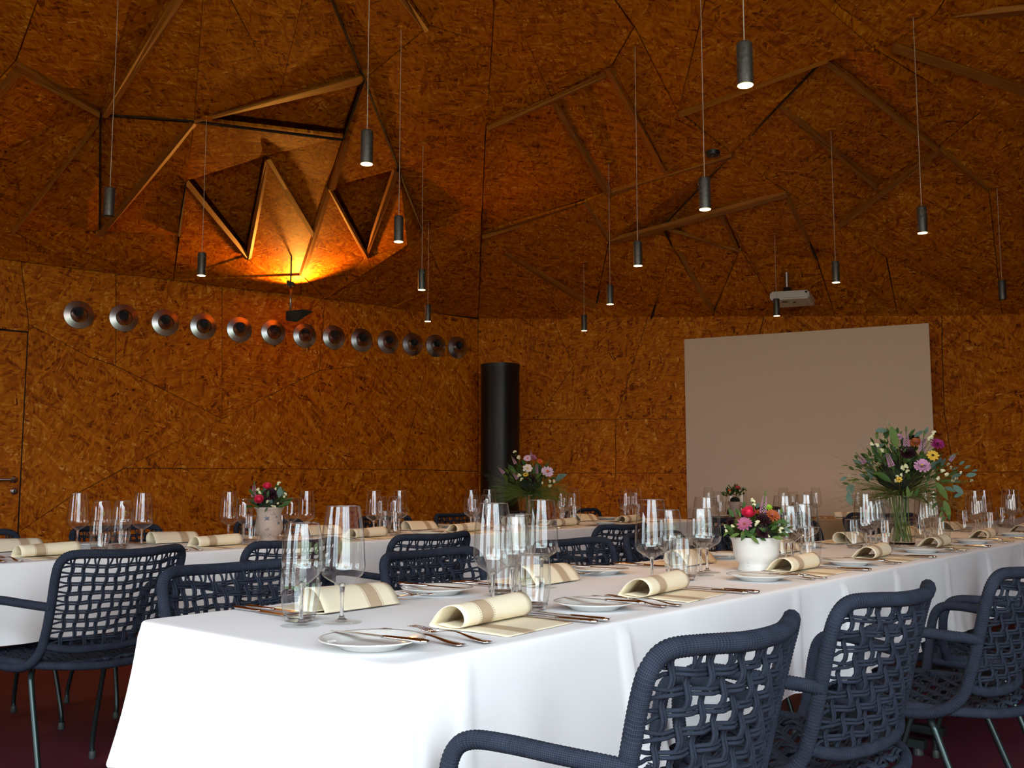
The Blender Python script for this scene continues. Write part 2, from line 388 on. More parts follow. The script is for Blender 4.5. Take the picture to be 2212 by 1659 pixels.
# building across the lawn, seen only as a reflection in the glasses
bd = thing('gabled_building', 'orange rendered gabled building across the lawn outside the windows', 'building', (-2.2, -15.5, -.1))
b = MB(); b.prism([(-3.4, 0, 0), (3.4, 0, 0), (3.4, 0, 5.0), (0, 0, 8.6), (-3.4, 0, 5.0)], (0, -1, 0), 5); b.build('wall', 'brickwall', bd)
b = MB(); b.prism([(-3.7, .3, 4.8), (0, .3, 8.7), (0, .3, 8.95), (-3.95, .3, 4.9)], (0, -1, 0), 5.6); b.prism([(3.7, .3, 4.8), (0, .3, 8.7), (0, .3, 8.95), (3.95, .3, 4.9)], (0, -1, 0), 5.6); b.build('roof', 'frame', bd)
for x in (-2, 0, 2):
    for z in (1.6, 3.9): b = MB(); b.box((x, .02, z), (.8, .06, 1.3)); b.build('window', 'blackgloss', bd)

# ---- ceiling: closed shell with raised facets below it
b = MB(); nx, ny = 40, 36; ids = {}
for i in range(nx+1):
    for j in range(ny+1):
        x = -5.9+i*15.4/nx; y = FRONT_Y-.3+j*12.4/ny
        ids[i, j] = b.add([(x, y, hceil(x, y)+.24)])
for i in range(nx):
    for j in range(ny): b.face((ids[i, j], ids[i, j+1], ids[i+1, j+1], ids[i+1, j]), [(b.v[q].x, b.v[q].y) for q in (ids[i, j], ids[i, j+1], ids[i+1, j+1], ids[i+1, j])])
ceil = struct(b.build('ceiling', 'osb_dark', fixn=False))
def P(u, v, dz=0):
    """facet corner: the smooth vault, each corner drawn a little nearer or farther so that the facets tilt"""
    p = onceil(u, v); e = min(1, max(0, min(d_left(p), d_back(p))-.05)/.7)
    k = (abs(math.sin(round(u)*12.9898+round(v)*78.233)*43758.5453) % 1)*.026-.015
    o = V((0, 0, H)); return o+(p-o)*(1+k*e)+V((0, 0, dz))
def yL(x): return 562+.1237*x           # top line of the left wall
def yB(x): return 690-.006*(x-1033)
def WT(x): return (x, yL(x)) if x < 1033 else (x, yB(x))
A=(35,135);B_=(217,247);C=(420,262);D=(787,172);E=(605,207);E2=(605,219);F=(22,503);G=(216,505);Hh=(387,510);I=(400,395);J=(530,557);Kk=(573,344);L_=(742,301);Mm=(709,407);N=(675,510);O=(650,595);Pp=(791,560);Q=(863,371);Rr=(912,499);Sx=(880,532)
w=(927,61)
CP = [[(-190,380),A,B_,F,(-190,470)],[B_,G,F],[B_,C,G],[C,Hh,G],[(398,-60),(443,-60),C,B_],[A,(105,-60),(300,-60),B_],[(300,-60),(398,-60),B_],
 [(-190,-60),(105,-60),A,(-190,380)],[C,(443,-60),(465,-60),E],[(465,-60),(668,-60),E],[E,(668,-60),(695,-60),D],[C,E2,D,L_],[C,L_,Kk,I],[I,Kk,J],[I,J,WT(375),Hh],
 [J,Kk,N,O,WT(375)],[Kk,L_,Mm,N],[L_,D,Q,Mm],[Mm,Q,Pp],[Mm,Pp,O,N],[Pp,Q,Rr,Sx],[Pp,Sx,WT(702),O],[O,WT(702),WT(650)],[O,WT(650),WT(590)],[O,WT(590),WT(375)],
 [Sx,Rr,(960,612),WT(845),WT(702)],[Rr,(1040,482),(1033,690),WT(845),(960,612)],[F,G,Hh,WT(375),WT(190)],[F,WT(190),WT(-60),(-190,539),(-190,470)],
 [D,w,(1063,100),(1052,270),(905,232)],[D,(905,232),(1052,270),(1048,307),Q],[Q,(1048,307),(1043,440),Rr],[Rr,(1043,440),(1040,482)],
 [(695,-60),(840,-60),w,D],[(840,-60),(1070,-60),(1063,100),w]]
A1=(1050,270);A2=(1190,210);A3=(1322,144);A4=(1315,415);A5=(1440,370);A6=(1580,335);A7=(1785,123);A8=(1465,243);A9=(1370,62);A10=(1685,226);A11=(1898,402);A12=(2028,320);A13=(1809,487);A14=(2136,408)
A15=(1262,436);A16=(1316,519);A18=(1698,415);A19=(1432,489);A20=(1560,454);A21=(1452,537);A22=(1541,676);A23=(1288,655);A24=(1092,545);Bq=(1599,542);Cq=(1765,560);Dq=(1915,560);Eq=(2155,600)
T1=(1225,690);T2=WT(1407);T3=WT(1540);T4=WT(1690);T5=WT(1804);T6=WT(1940);T7=WT(2165);V2=(1040,505)
S0=(1690,-60);S1=(1885,109);S2=(2022,190);S3=(2120,246)
CP += [[(1070,-60),A2,A1,(1063,100)],[(1070,-60),(1285,-60),A9,A3,A2],[A1,A2,A4,A15,V2],[A2,A3,A5,A4],[A3,A9,A8,A6,A5],[A9,(1285,-60),(1540,-60),A8],[(1540,-60),S0,S1,A7,A8],[A8,A7,A10,A6],
 [A7,A12,A11,A10],[A10,A11,A13,A18,A6],[A6,A18,A20,A19],[A4,A5,A6,A19,A16],[A15,A4,A16],[V2,A15,A16,A23,A24],[V2,A24,T1,(1033,690)],[A24,A23,T2,T1],[A16,A19,A21,T2,A23],[A19,A20,Bq,A22,A21],[A21,A22,T3,T2],
 [Bq,T4,T3,A22],[A20,A18,Cq,T5,T4,Bq],[A18,A13,Dq,T6,T5,Cq],[A13,A11,A12,A14,Eq,T7,T6,Dq],[A14,A12,S3,(2330,350),(2330,682),T7,Eq],[A7,S1,S2,S3,A12],
 [S0,(1745,-60),(1817,20),(1933,94),(2330,226),(2330,350),S3,S2,S1],[(1745,-60),(2080,-60),(2022,38),(1933,94),(1817,20)],[(2022,38),(2330,15),(2330,226),(1933,94)],[(2080,-60),(2330,-60),(2330,15),(2022,38)]]
rr = random.Random(3)
recess = {13: .10, 18: .11, 16: .03, 11: .07}
for i, poly in enumerate(CP):
    pts = [P(u, v) for u, v in poly]; c = sum(pts, V())/len(pts)
    nrm = V((0, 0, 0))
    for k in range(len(pts)):
        a_, b_ = pts[k], pts[(k+1) % len(pts)]; nrm += (a_-c).cross(b_-c)
    nrm.normalize(); nrm = nrm if nrm.z > 0 else -nrm
    q = []
    for p in pts:
        t = (c-p); q.append(p+t.normalized()*min(.006, t.length*.2)+V((0, 0, recess.get(i, rr.uniform(0, .02)))))
    mb = MB(); mb.prism(q, nrm, .018, rot=rr.uniform(-.35, .35)); mb.build('panel', 'osb', ceil)
def strip(a_, b_, wpx0, wpx1=None, name='edge_strip', off=-.012, side=1):
    """laminated board edge showing along a fold: a tapering batten"""
    wpx1 = wpx0 if wpx1 is None else wpx1
    dx, dy = b_[0]-a_[0], b_[1]-a_[1]; L = math.hypot(dx, dy); nx_, ny_ = -dy/L*side, dx/L*side
    q = [P(a_[0], a_[1], off), P(b_[0], b_[1], off), P(b_[0]+nx_*wpx1, b_[1]+ny_*wpx1, off), P(a_[0]+nx_*wpx0, a_[1]+ny_*wpx0, off)]
    mb = MB(); d = (q[1]-q[0]).normalized(); n = (q[1]-q[0]).cross(q[3]-q[0]).normalized(); n = n if n.z > 0 else -n
    i0 = mb.add(q); i1 = mb.add([p+n*.03 for p in q]); Lm = (q[1]-q[0]).length; wm = (q[3]-q[0]).length
    uvq = [(0, 0), (Lm, 0), (Lm, wm), (0, wm)]
    mb.face(range(i0, i0+4), uvq); mb.face([i1+j for j in range(4)][::-1], uvq[::-1])
    for j in range(4): j2 = (j+1) % 4; mb.face((i0+j, i1+j, i1+j2, i0+j2), [(0, 0), (0, .03), (Lm, .03), (Lm, 0)])
    mb.build(name, 'edge', ceil)
for s_ in [(A,B_,14,4),(B_,(400,-55),5,14,),(F,B_,6,9),(G,C,6,9),((-190,395),(35,137),12,12),(J,Kk,7,4),(J,I,4,3),(N,Kk,5,3),(Mm,L_,7,4),(O,Mm,9,8),(Pp,Mm,5,3),(Q,Pp,12,4),((850,-50),w,14,10),
 (A1,A3,9,10),(A2,A4,4,8),(A3,A5,7,7),(A4,A6,8,8),(A8,A7,9,9),(A7,A12,12,9),(A12,A14,8,8),(A10,A11,8,8),(A13,A12,6,8),(V2,A15,9,9),(A15,A16,7,7),(A16,A18,9,9),(A18,Cq,6,5),(A24,A23,13,11),(A20,Bq,5,5),((1465,545),A22,5,7),(A19,Bq,3,3),((2012,38),(2330,5),12,10),((1933,94),(2330,222),16,20)]:
    strip(*s_[:3], s_[3])
strip(C, (786, 177), 6, 17, side=-1)
def gapline(a_, b_, wd):
    strip_ = [P(a_[0]-wd/2, a_[1], -.004), P(b_[0]-wd/2, b_[1], -.004), P(b_[0]+wd/2, b_[1], -.004), P(a_[0]+wd/2, a_[1], -.004)]
    mb = MB(); mb.prism(strip_, (0, 0, 1), .01); mb.build('open_joint', 'gap', ceil)
for g_ in [(A7,A10,4),(A10,A6,4),(I,Hh,6),(B_,C,3),(C,L_,3),(D,L_,4),((700,-40),D,5),(D,Q,4),(Q,Rr,4),(B_,G,5),(A19,A21,3),(A16,A23,4),(A6,A19,3),(A18,Cq,4),(Bq,A22,3),(A21,T2,4),((1933,90),(2330,210),3)]:
    if abs(g_[0][1]-g_[1][1]) < 60 and abs(g_[0][0]-g_[1][0]) > 100:
        a_, b_ = g_[0], g_[1]; q = [P(a_[0], a_[1], -.004), P(b_[0], b_[1], -.004), P(b_[0], b_[1]+g_[2], -.004), P(a_[0], a_[1]+g_[2], -.004)]
        mb = MB(); mb.prism(q, (0, 0, 1), .01); mb.build('open_joint', 'gap', ceil)
    else: gapline(*g_)
# ---- wall boards
def wallboards(par, p0, nrm, polys, off=.014, seed=1, m='osb'):
    r = random.Random(seed)
    for poly in polys:
        pts = [onpl(u, v, V(p0)+V(nrm)*off, nrm) for u, v in poly]; c = sum(pts, V())/len(pts)
        q = [p+(c-p).normalized()*.003 for p in pts]
        for p in q: p.z = max(p.z, .002)
        mb = MB(); mb.prism(q, -V(nrm), .012, rot=r.choice([0, 1.57, .3, 1.2])+pi/2); mb.build('panel', m, par)
LV = 1560
wallboards(wl, K, NL, [
 [(-260,yL(-260)-8),(45,yL(45)-6),(62,700),(61,716),(-260,684)], [(45,yL(45)-6),(250,yL(250)-6),(250,790),(190,770),(62,700)],
 [(250,yL(250)-6),(480,yL(480)-6),(480,905),(250,790)], [(480,yL(480)-6),(702,yL(702)-6),(690,800),(480,905)], [(702,yL(702)-6),(1033,690),(1033,760),(690,800)],
 [(60,718),(62,700),(190,770),(250,790),(480,905),(270,1011),(150,1075),(40,1150)], [(480,905),(690,800),(925,772),(905,860),(865,1014),(270,1011)],
 [(925,772),(1033,760),(1033,1018),(945,1016),(865,1014),(905,860)], [(270,1011),(400,1012),(500,1090),(520,LV),(20,LV),(40,1150),(150,1075)], [(400,1012),(865,1014),(845,LV),(520,LV),(500,1090)],
 [(865,1014),(1033,1018),(1033,LV),(845,LV)]])
wallboards(wb, K, NB_, [
 [(1033,684),(1190,684),(1240,790),(1160,906),(1033,907)],[(1190,684),(1400,683),(1330,906),(1160,906),(1240,790)],[(1400,683),(1650,682),(1600,903),(1330,906)],[(1650,682),(2035,678),(2035,748),(2040,892),(1600,903)],
 [(2035,678),(2420,674),(2420,746),(2035,748)],[(2035,748),(2420,746),(2420,770),(2040,892)],[(2040,892),(2420,770),(2420,890)],
 [(1033,907),(1160,906),(1330,906),(1330,1022),(1033,1022)],[(1330,906),(1600,903),(1700,1022),(1330,1022)],[(1600,903),(2040,892),(2060,1020),(1700,1022)],[(2040,892),(2420,890),(2420,1018),(2060,1020)],
 [(1033,1022),(1330,1022),(1290,LV),(1033,LV)],[(1330,1022),(1700,1022),(1700,LV),(1290,LV)],[(1700,1022),(2060,1020),(2060,LV),(1700,LV)],[(2060,1020),(2420,1018),(2420,LV),(2060,LV)]], seed=4)
# ---- door flush in the left wall
pd = [onpl(u, v, K+NL*.018, NL) for u, v in ((-230, 694), (59, 719), (39, 1150), (36, 1330), (-260, 1400))]
top = pd[1].z; e0 = pd[1].copy(); e1 = e0-DL*1.0
door = MB(); door.prism([V((e1.x, e1.y, .01)), V((e0.x, e0.y, .01)), V((e0.x, e0.y, top)), V((e1.x, e1.y, top))], -NL, .02, rot=pi/2)
dr = struct(door.build('door_1', 'osb'))
b = MB(); b.prism([V((e0.x, e0.y, 0)), V((e0.x, e0.y, top+.008))+DL*0, V((e0.x, e0.y, top+.008))+DL*.008, V((e0.x, e0.y, 0))+DL*.008], -NL, .02); b.prism([V((e1.x, e1.y, top)), V((e0.x, e0.y, top)), V((e0.x, e0.y, top+.008)), V((e1.x, e1.y, top+.008))], -NL, .02); b.build('shadow_gap', 'gap', dr)
hp = onpl(31, 1036, K+NL*.02, NL); lp = onpl(31, 1061, K+NL*.02, NL)
b = MB(); b.lathe([(.001, .006), (.022, .006), (.025, 0)], 20, hp, ax=NL)
b.tube(catmull([hp, hp+NL*.045, hp+NL*.058-DL*.02, hp+NL*.058-DL*.13], 4), .009, 8); b.build('door_handle', 'alu', dr, 'all')
b = MB(); b.lathe([(.001, .006), (.022, .006), (.025, 0)], 20, lp, ax=NL); o = b.build('lock_rose', 'alu', dr, 'all')
b = MB(); b.lathe([(.001, .009), (.010, .009), (.010, .004)], 12, lp, ax=NL); b.build('lock_cylinder', 'blackgloss', dr)
# ---- wall nozzles
VP = [(170,680),(267,687),(357,697),(439,705),(517,712),(590,718),(658,725),(721,729),(781,735),(838,739),(891,744),(941,747),(988,751)]
fm = MB(); fm.lathe([(.108, 0), (.106, .006), (.062, .020), (.060, .016)], 40); flange = fm.mesh('flange', 'alu', True)
nm_ = MB(); nm_.lathe([(.058, .016), (.056, .022), (.048, .042), (.036, .058), (.036, .030), (.034, -.02)], 36); nozzle = nm_.mesh('nozzle', 'alu', True)
hm = MB(); hm.lathe([(.036, .0), (.001, .0)], 24); hole = hm.mesh('duct_hole', 'black')
for i, (u, v) in enumerate(VP):
    p = onpl(u, v, K+NL*.016, NL)
    t = thing('air_nozzle', f"round aluminium air nozzle in the left wall, {ORD[i]} of thirteen from the left", 'vent', p, group='row of round aluminium air nozzles')
    q = NL.to_track_quat('Z', 'Y'); t.rotation_euler = q.to_euler()
    link('flange', flange, t)
    o = link('nozzle', nozzle, t, rot=(R(rr.uniform(-16, -12)), R(-14), 0)); o2 = link('duct_hole', hole, o, loc=(0, 0, .028))
# ---- projection panel standing slightly turned off the rear wall
p = onpl(1478, 733, K+NB_*.05, NB_); zt = p.z
q = atz(2006, 698, zt); zb = .70
dS = V((q.x-p.x, q.y-p.y, 0)); nS = V((dS.y, -dS.x, 0)).normalized()
t = thing('projection_screen', 'large blank white projection screen on the rear OSB wall', 'screen', (p.x, p.y, 0))
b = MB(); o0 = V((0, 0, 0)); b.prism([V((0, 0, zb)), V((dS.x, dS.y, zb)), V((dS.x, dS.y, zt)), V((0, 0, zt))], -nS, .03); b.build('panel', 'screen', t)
for f_ in (.12, .5, .93):
    c = V((dS.x*f_, dS.y*f_, 0)); dd = d_back((p.x+c.x, p.y+c.y)); e = c-NB_*(dd-.0)
    for z in (1.0, 2.1): b = MB(); b.tube([c-nS*.03+V((0, 0, z)), e+V((0, 0, z))], .012, 6); b.build('bracket', 'darkmetal', t)
# ---- perforated column
cx = (1080-1106)/2102*8.75; cyy = 8.75; hcol = aty(1080, 783, 8.58).z
m = mat('perforated_black_steel', (.012, .009, .007), .4, metal=.3); nb = NB(m); uvn = nb.n('ShaderNodeUVMap'); mp = nb.n('ShaderNodeMapping'); mp.inputs['Scale'].default_value = (110, 100, 1); nb.l(uvn.outputs[0], mp.inputs[0])
vo = nb.n('ShaderNodeTexVoronoi', voronoi_dimensions='2D'); vo.inputs['Scale'].default_value = 1; vo.inputs['Randomness'].default_value = 0; nb.l(mp.outputs[0], vo.inputs['Vector'])
nb.l(nb.ramp(vo.outputs['Distance'], [(.28, (.001, .001, .001)), (.34, (.018, .013, .009))]), nb.b.inputs['Base Color'])
t = thing('ventilation_column', 'tall dark perforated ventilation column in the room corner', 'column', (cx, cyy, 0))
rc = 42.5/2102*cyy
b = MB(); b.lathe([(rc, .03), (rc, hcol-.03), (rc, hcol-.012)], 48); b.build('perforated_shell', m, t, True)
b = MB(); b.lathe([(rc+.004, hcol-.03), (rc+.004, hcol), (rc-.02, hcol), (.001, hcol-.004)], 48); b.build('top_cap', 'blackgloss', t, True)
b = MB(); b.lathe([(rc+.006, 0), (rc+.006, .035)], 48, cap1=True); b.build('base_ring', 'blackgloss', t, True)
# ---- wall-hung speaker on a rod
ps = aty(646, 682, 7.55); pr = onceil(627, 617); 
t = thing('hanging_speaker', 'dark wedge-shaped speaker hanging on a thin rod in front of the round nozzles', 'speaker', ps)
prt = aty(628, 614, ps.y)-ps; prb = aty(628, 672, ps.y)-ps
b = MB(); b.tube([prb-V((0, 0, .02)), prt], .008, 8); b.build('rod', 'alu', t, 'all')
b = MB(); b.box(prt+V((0, 0, 0)), (.05, .04, .03)); b.box(prt+V((-.015, 0, .015)), (.02, .06, .02)); b.tube([prt, V((prt.x, prt.y, hceil(ps.x+prt.x, ps.y+prt.y)+.05-ps.z))], .006, 6); b.build('clamp', 'leg', t)
def sp(u, v, dy): return aty(u, v, ps.y+dy)-ps
b = MB(); v_ = [sp(618,672,-.05), sp(655,668,0), sp(677,673,.06), sp(640,696,.02), sp(617,692,-.05), sp(618,672,.16), sp(655,668,.2), sp(677,673,.22), sp(640,693,.2), sp(617,690,.16)]
i0 = b.add(v_)
for f_ in ((0, 1, 3, 4), (1, 2, 3), (5, 9, 8, 6), (6, 8, 7), (0, 5, 6, 1), (1, 6, 7, 2), (2, 7, 8, 3), (3, 8, 9, 4), (4, 9, 5, 0)): b.face([i0+k for k in f_])
b.build('cabinet', 'speaker', t)
# warm uplight in front of the wall behind that speaker
def spot(name, loc, target, power, col, size=R(120), blend=.5, rad=.03):
    l = bpy.data.lights.new(name, 'SPOT'); l.energy = power; l.color = col; l.spot_size = size; l.spot_blend = blend; l.shadow_soft_size = rad
    o = bpy.data.objects.new(name, l); COL.objects.link(o); o.location = loc; o.rotation_euler = (V(target)-V(loc)).to_track_quat('-Z', 'Y').to_euler(); return o
ul = onpl(652, 640, K+NL*.26, NL)
spot('uplight', ul, P(645, 545), 85, (1, .42, .06), R(140), .6)
# ---- projector
pp = aty(1712, 645, 7.85)
t = thing('projector', 'white ceiling projector on a short metal pole above the screen', 'projector', pp)
b = MB(); sx_ = 7.85/2102
def pj(u, v, dy=0): return aty(u, v, 7.85+dy)-pp
v_ = [pj(1662, 648), pj(1748, 643), pj(1747, 625), pj(1663, 630)]; dd_ = V((.15, .32, -.01))
i0 = b.add(v_ + [v_[0]+dd_, v_[1]+dd_, v_[2]+dd_, v_[3]+dd_])
for f_ in ((0, 1, 2, 3), (4, 7, 6, 5), (0, 4, 5, 1), (1, 5, 6, 2), (2, 6, 7, 3), (3, 7, 4, 0)): b.face([i0+k for k in f_])
me = b.mesh('housing', 'whiteplastic'); bm = bmesh.new(); bm.from_mesh(me); bmesh.ops.bevel(bm, geom=list(bm.edges), offset=.012, segments=2, affect='EDGES'); bm.to_mesh(me); bm.free(); link('housing', me, t)
b = MB(); b.box(pj(1741, 630, -.004), (.016, .01, .014)); b.build('sensor', 'blackgloss', t)
b = MB(); b.box(pj(1716, 653.5, .12), (.02, .03, .004)); b.build('vent_slot', 'speaker', t); b = MB(); b.box(pj(1695, 652.5, .10), (.05, .03, .004)); b.build('vent_slot', 'speaker', t)
zc_ = hceil(pp.x, 7.98)-pp.z
b = MB(); b.lathe([(.018, .07), (.018, zc_+.1)], 16, (0, .15, 0), cap1=True); b.build('pole', 'alu', t, True)
b = MB(); b.lathe([(.05, .055), (.045, .07), (.03, .12), (.022, .125)], 18, (0, .15, 0), cap1=True); b.build('mount_collar', 'blackgloss', t, True)
# ---- smoke detector
bpy.context.view_layer.update(); DG = bpy.context.evaluated_depsgraph_get()
def hit(o_, d_):
    r_ = S.ray_cast(DG, V(o_), V(d_).normalized()); return r_[1] if r_[0] else None
ps_ = hit((0, 0, H), ray(1540, 329))-V((0, 0, .03))
b = MB(); b.lathe([(.001, 0), (.012, .0), (.014, .006), (.045, .008), (.048, .02), (.05, .04)], 28, ps_)
tag(b.build('smoke_detector', 'blackgloss', None, True), 'small round black detector disc on the ceiling left of the long dark joint', 'detector')
# ---- pendant lamps
PEN = [(1610,87,187,1604,1,'largest and nearest, top right of centre'),(1523,383,455,1512,1,'below and left of the largest pendant'),(1378,522,577,1372,1,'between two lamps left of the screen top'),(1318,617,660,1315,1,'between the corner column and the screen'),
 (1262,682,717,1260,1,'lowest, against the top of the rear wall'),(792,280,357,798,1,'largest in the left half'),(861,467,525,868,1,'right of the bright wall glow'),(911,583,629,915,1,'upper of two close lamps right of the glow'),
 (924,659,697,925,1,'lower of two close lamps above the last nozzles'),(235,405,470,255,0,'switched off, far left above the nozzles'),(435,547,598,442,1,'above the fourth nozzle'),(1993,447,506,1973,1,'large lit one above the right edge of the screen'),
 (1806,566,613,1795,1,'right of the projector'),(1678,647,685,1671,1,'small one in front of the projector'),(2166,607,650,2158,0,'switched off, at the far right edge')]
pb = MB(); pb.lathe([(.020, .135), (.023, .133), (.0245, .128), (.0245, 0), (.0225, 0), (.0225, .012)], 28); cyl = pb.mesh('tube', 'lamp_steel', True)
pc = MB(); pc.lathe([(.0225, .133), (.0005, .134)], 20); capm = pc.mesh('top_cap', 'lamp_steel', True)
pl_ = MB(); pl_.lathe([(.0235, -.0015), (.0005, -.003)], 28); glow = pl_.mesh('lamp', 'lamp_on'); glow2 = pl_.mesh('lamp', 'lamp_off')
scw = MB(); scw.ball((0, 0, 0), .0028, 6)
scr = scw.mesh('set_screws', 'chrome', True)
can = MB(); can.lathe([(.001, -.004), (.034, -.004), (.034, .006)], 28); canm = can.mesh('ceiling_disc', 'osb_dark')
for i, (u, v0, v1, ut, on, desc) in enumerate(PEN):
    Z = .135*2102/(v1-v0+0.0); Z *= 1.0
    p = aty(u, v1-3, Z)
    for _ in range(3):
        pt = p+V((0, 0, .135)); 
    t = thing('pendant_lamp', ('lit' if on else 'dark')+f' grey steel tube pendant lamp, {desc}', 'lamp', p, rr.uniform(0, 2), group='steel tube pendant lamps')
    link('tube', cyl, t); link('top_cap', capm, t); link('lamp', glow if on else glow2, t); [link('set_screw', scr, t, (.026*cos(a_), .026*sin(a_), .108)) for a_ in (0, 2.1, 4.2)]
    hz = hit((p.x, p.y, p.z+.3), (0, 0, 1)); ptx = (hz.z if hz else hceil(p.x, p.y))-p.z-.004
    b = MB(); b.tube([(0, 0, .13), (0, 0, ptx+.06)], .0016, 5); b.build('cable', 'wire', t)
    link('ceiling_disc', canm, t, (0, 0, ptx))
    if on:
        l = bpy.data.lights.new('pendant_bulb', 'SPOT'); l.energy = 22; l.color = (1, .58, .26); l.spot_size = R(95); l.spot_blend = .8; l.shadow_soft_size = .02
        o = bpy.data.objects.new('pendant_bulb', l); COL.objects.link(o); o.parent = t; o.location = (0, 0, -.006)
# ================================================================= TABLES
U = V((.645, .764, 0)).normalized(); Wd = V((-.764, .645, 0)).normalized(); N_ = -Wd
C0 = V((-.181, 1.499, 0)); P0 = V((-1.749, 3.334, 0)); TZ = .75
UC = V((.967, -.255, 0)).normalized(); WC = V((.255, .967, 0)).normalized(); CC = V((1.40, 7.48, 0))
def cloth(o, u, w, L, Wt, hem, seed, pleats=(), amp=1.0, mt='cloth'):
    r = random.Random(seed); z = TZ; rc = .03
    ph = [(r.uniform(.9, 1.3)*k, r.uniform(0, 6.28), a) for k, a in ((5, .014), (9, .014), (17, .008), (29, .003))]
    per = []
    def side(p, d, n, Ls, which):
        m_ = max(4, int(Ls/.018))
        for i in range(m_): per.append((p+d*(Ls*i/m_), n, which, Ls*i/m_, Ls))
    def corner(c, n0, n1, which):
        for i in range(8):
            a = (i+.0)/8*pi/2; n = (n0*cos(a)+n1*sin(a)); per.append((c+n*rc, n, which, 0, 0))
    side(o+u*rc, u, -w, L-2*rc, 0); corner(o+u*(L-rc)+w*rc, -w, u, 4)
    side(o+u*L+w*rc, w, u, Wt-2*rc, 1); corner(o+u*(L-rc)+w*(Wt-rc), u, w, 5)
    side(o+u*(L-rc)+w*Wt, -u, w, L-2*rc, 2); corner(o+u*rc+w*(Wt-rc), w, -u, 6)
    side(o+w*(Wt-rc), -w, -u, Wt-2*rc, 3); corner(o+u*rc+w*rc, -u, -w, 7)
    rows = [(-.02, 0), (-.006, 0), (-.002, .0015), (.0005, .005), (.0015, .011)]+[(None, t) for t in (.03, .06, .1, .14, .18, .22, .26, z-hem)]
    b = MB(); rg = []
    for off, dz in rows:
        pts = []
        for k, (p, n, wh, s, Ls) in enumerate(per):
            if off is not None: q = p+n*off+V((0, 0, z-dz))
            else:
                t = dz/(z-hem); x = s
                f = sum(a*sin(kx*x+pp+wh) for kx, pp, a in ph)*amp
                if wh < 4:
                    e = min(s, Ls-s); f = f*min(1, e/.12) + .026*math.exp(-(e/.10)**2) - .010*math.exp(-((e-.2)/.07)**2)
                else: f = .040
                for pw, ps_, pa in pleats:
                    if wh == pw: f += pa*(math.exp(-((s-ps_)/.010)**2))*(.35+.65*(1-t)) + pa*1.2*t*math.exp(-((s-ps_-.05)/.05)**2)
                base = (.45*t+.55*t*t)
                pl = 0
                q = p+n*(.004+ (f+.012)*base + (sum(pa*.45*math.exp(-((s-ps_)/.008)**2) for pw, ps_, pa in pleats if pw == wh)))+V((0, 0, z-dz))
            pts.append(q)
        rg.append(b.add(pts))
    n = len(per)
    b.face([rg[0]+k for k in range(n)])
    for i in range(len(rows)-1):
        for k in range(n): k2 = (k+1) % n; b.face((rg[i]+k, rg[i]+k2, rg[i+1]+k2, rg[i+1]+k))
    return b.build('tablecloth', mt, None, 'all')
def table_base(o, u, w, L, Wt, label, n):
    t = thing('banquet_table', label, 'table', o, 0, 'banquet tables under the white cloths')
    rz = math.atan2(u.y, u.x); b = MB(); c = u*(L/2)+w*(Wt/2); b.box((c.x, c.y, TZ-.016), (L-.02, Wt-.02, .026), rz); b.build('tabletop', 'tabletop', t)
    for k in range(n):
        s = L*(k+.5)/n
        for e in (-.42, .42):
            c = u*(s+e*L/n)+w*(Wt/2); b = MB()
            b.box((c.x, c.y, .045), (.05, .52, .03), rz); b.box((c.x, c.y, .375), (.05, .05, .65), rz); b.box((c.x, c.y, .71), (.05, .5, .03), rz)
            lg = b.build('trestle_leg', 'darkmetal', t)
            for q in (-.23, .23):
                fb = MB(); f_ = c+w*q; fb.lathe([(.018, 0), (.02, .005), (.016, .03)], 12, (f_.x, f_.y, 0), cap0=True, cap1=True); fb.build('rubber_foot', 'rubber', lg)
            
LA, WA = 7.4, .76; LB, SB = 6.55, 1.6; LC = 1.75
table_base(C0, U, Wd, LA, WA, 'long front banquet table with white cloth, running from front centre to right edge', 5)
o = cloth(C0, U, Wd, LA, WA, .476, 1, [(0, .12, .022), (0, .60, .028), (0, 1.42, .018), (0, 1.75, .018), (0, 2.2, .022), (0, 2.75, .022), (0, 3.3, .018), (0, 3.9, .01), (3, .45, .004)])
tag(o, 'white tablecloth over the front table, hanging in soft folds beside the blue chairs', 'tablecloth')
table_base(P0-U*SB, U, Wd, LB, WA, 'second long banquet table with white cloth behind the front one', 5)
o = cloth(P0-U*SB, U, Wd, LB, WA, .476, 2, [(0, 1.9, .008), (0, 2.6, .01), (0, 3.7, .01), (0, 4.4, .012), (0, 5.2, .012), (0, 5.9, .01)])
tag(o, 'white tablecloth over the second table, behind the first chairs along the aisle', 'tablecloth')
table_base(CC-UC*.0, UC, WC, LC, WA, 'small far table in front of the projection screen', 2)
o = cloth(CC, UC, WC, LC, WA, .476, 3, [(0, .6, .01), (0, 1.2, .01)], mt='dim_lit_cloth')
tag(o, 'tablecloth coloured for dim light on the small far table in front of the projection screen', 'tablecloth')
# ================================================================= CHAIR
def wrapped(P_, r=.0145, pitch=.0065, n=10, closed=False):
    Q_ = resample(catmull(P_, 8, closed), pitch/3, closed)
    b = MB(); b.tube(Q_, r, n, closed, rf=lambda i, L, t: (.97, 1.055, 1.055)[i % 3]); return b
def back_pt(a, t, off=0):
    ys = -.212-.078*t; x = a*(.208+.008*t); y = ys-(.052+.0*t)*(1-a*a); return V((x, y-off, .500+.285*t+.012*a*a*t))
def seat_pt(x, y, off=0):
    return V((x, y, .452-.016*(1-(x/.24)**2)*(1-((y+.03)/.25)**2)+off))
def cords(b, P_, r=.0034, gap=.0035, n=5, wide=None):
    """a flat double cord following P_ (list of (point, sideways vector))"""
    for sgn in (-1, 1):
        b.tube([p+sv*(gap*sgn*(wide(i/(len(P_)-1)) if wide else 1)) for i, (p, sv) in enumerate(P_)], r, n)
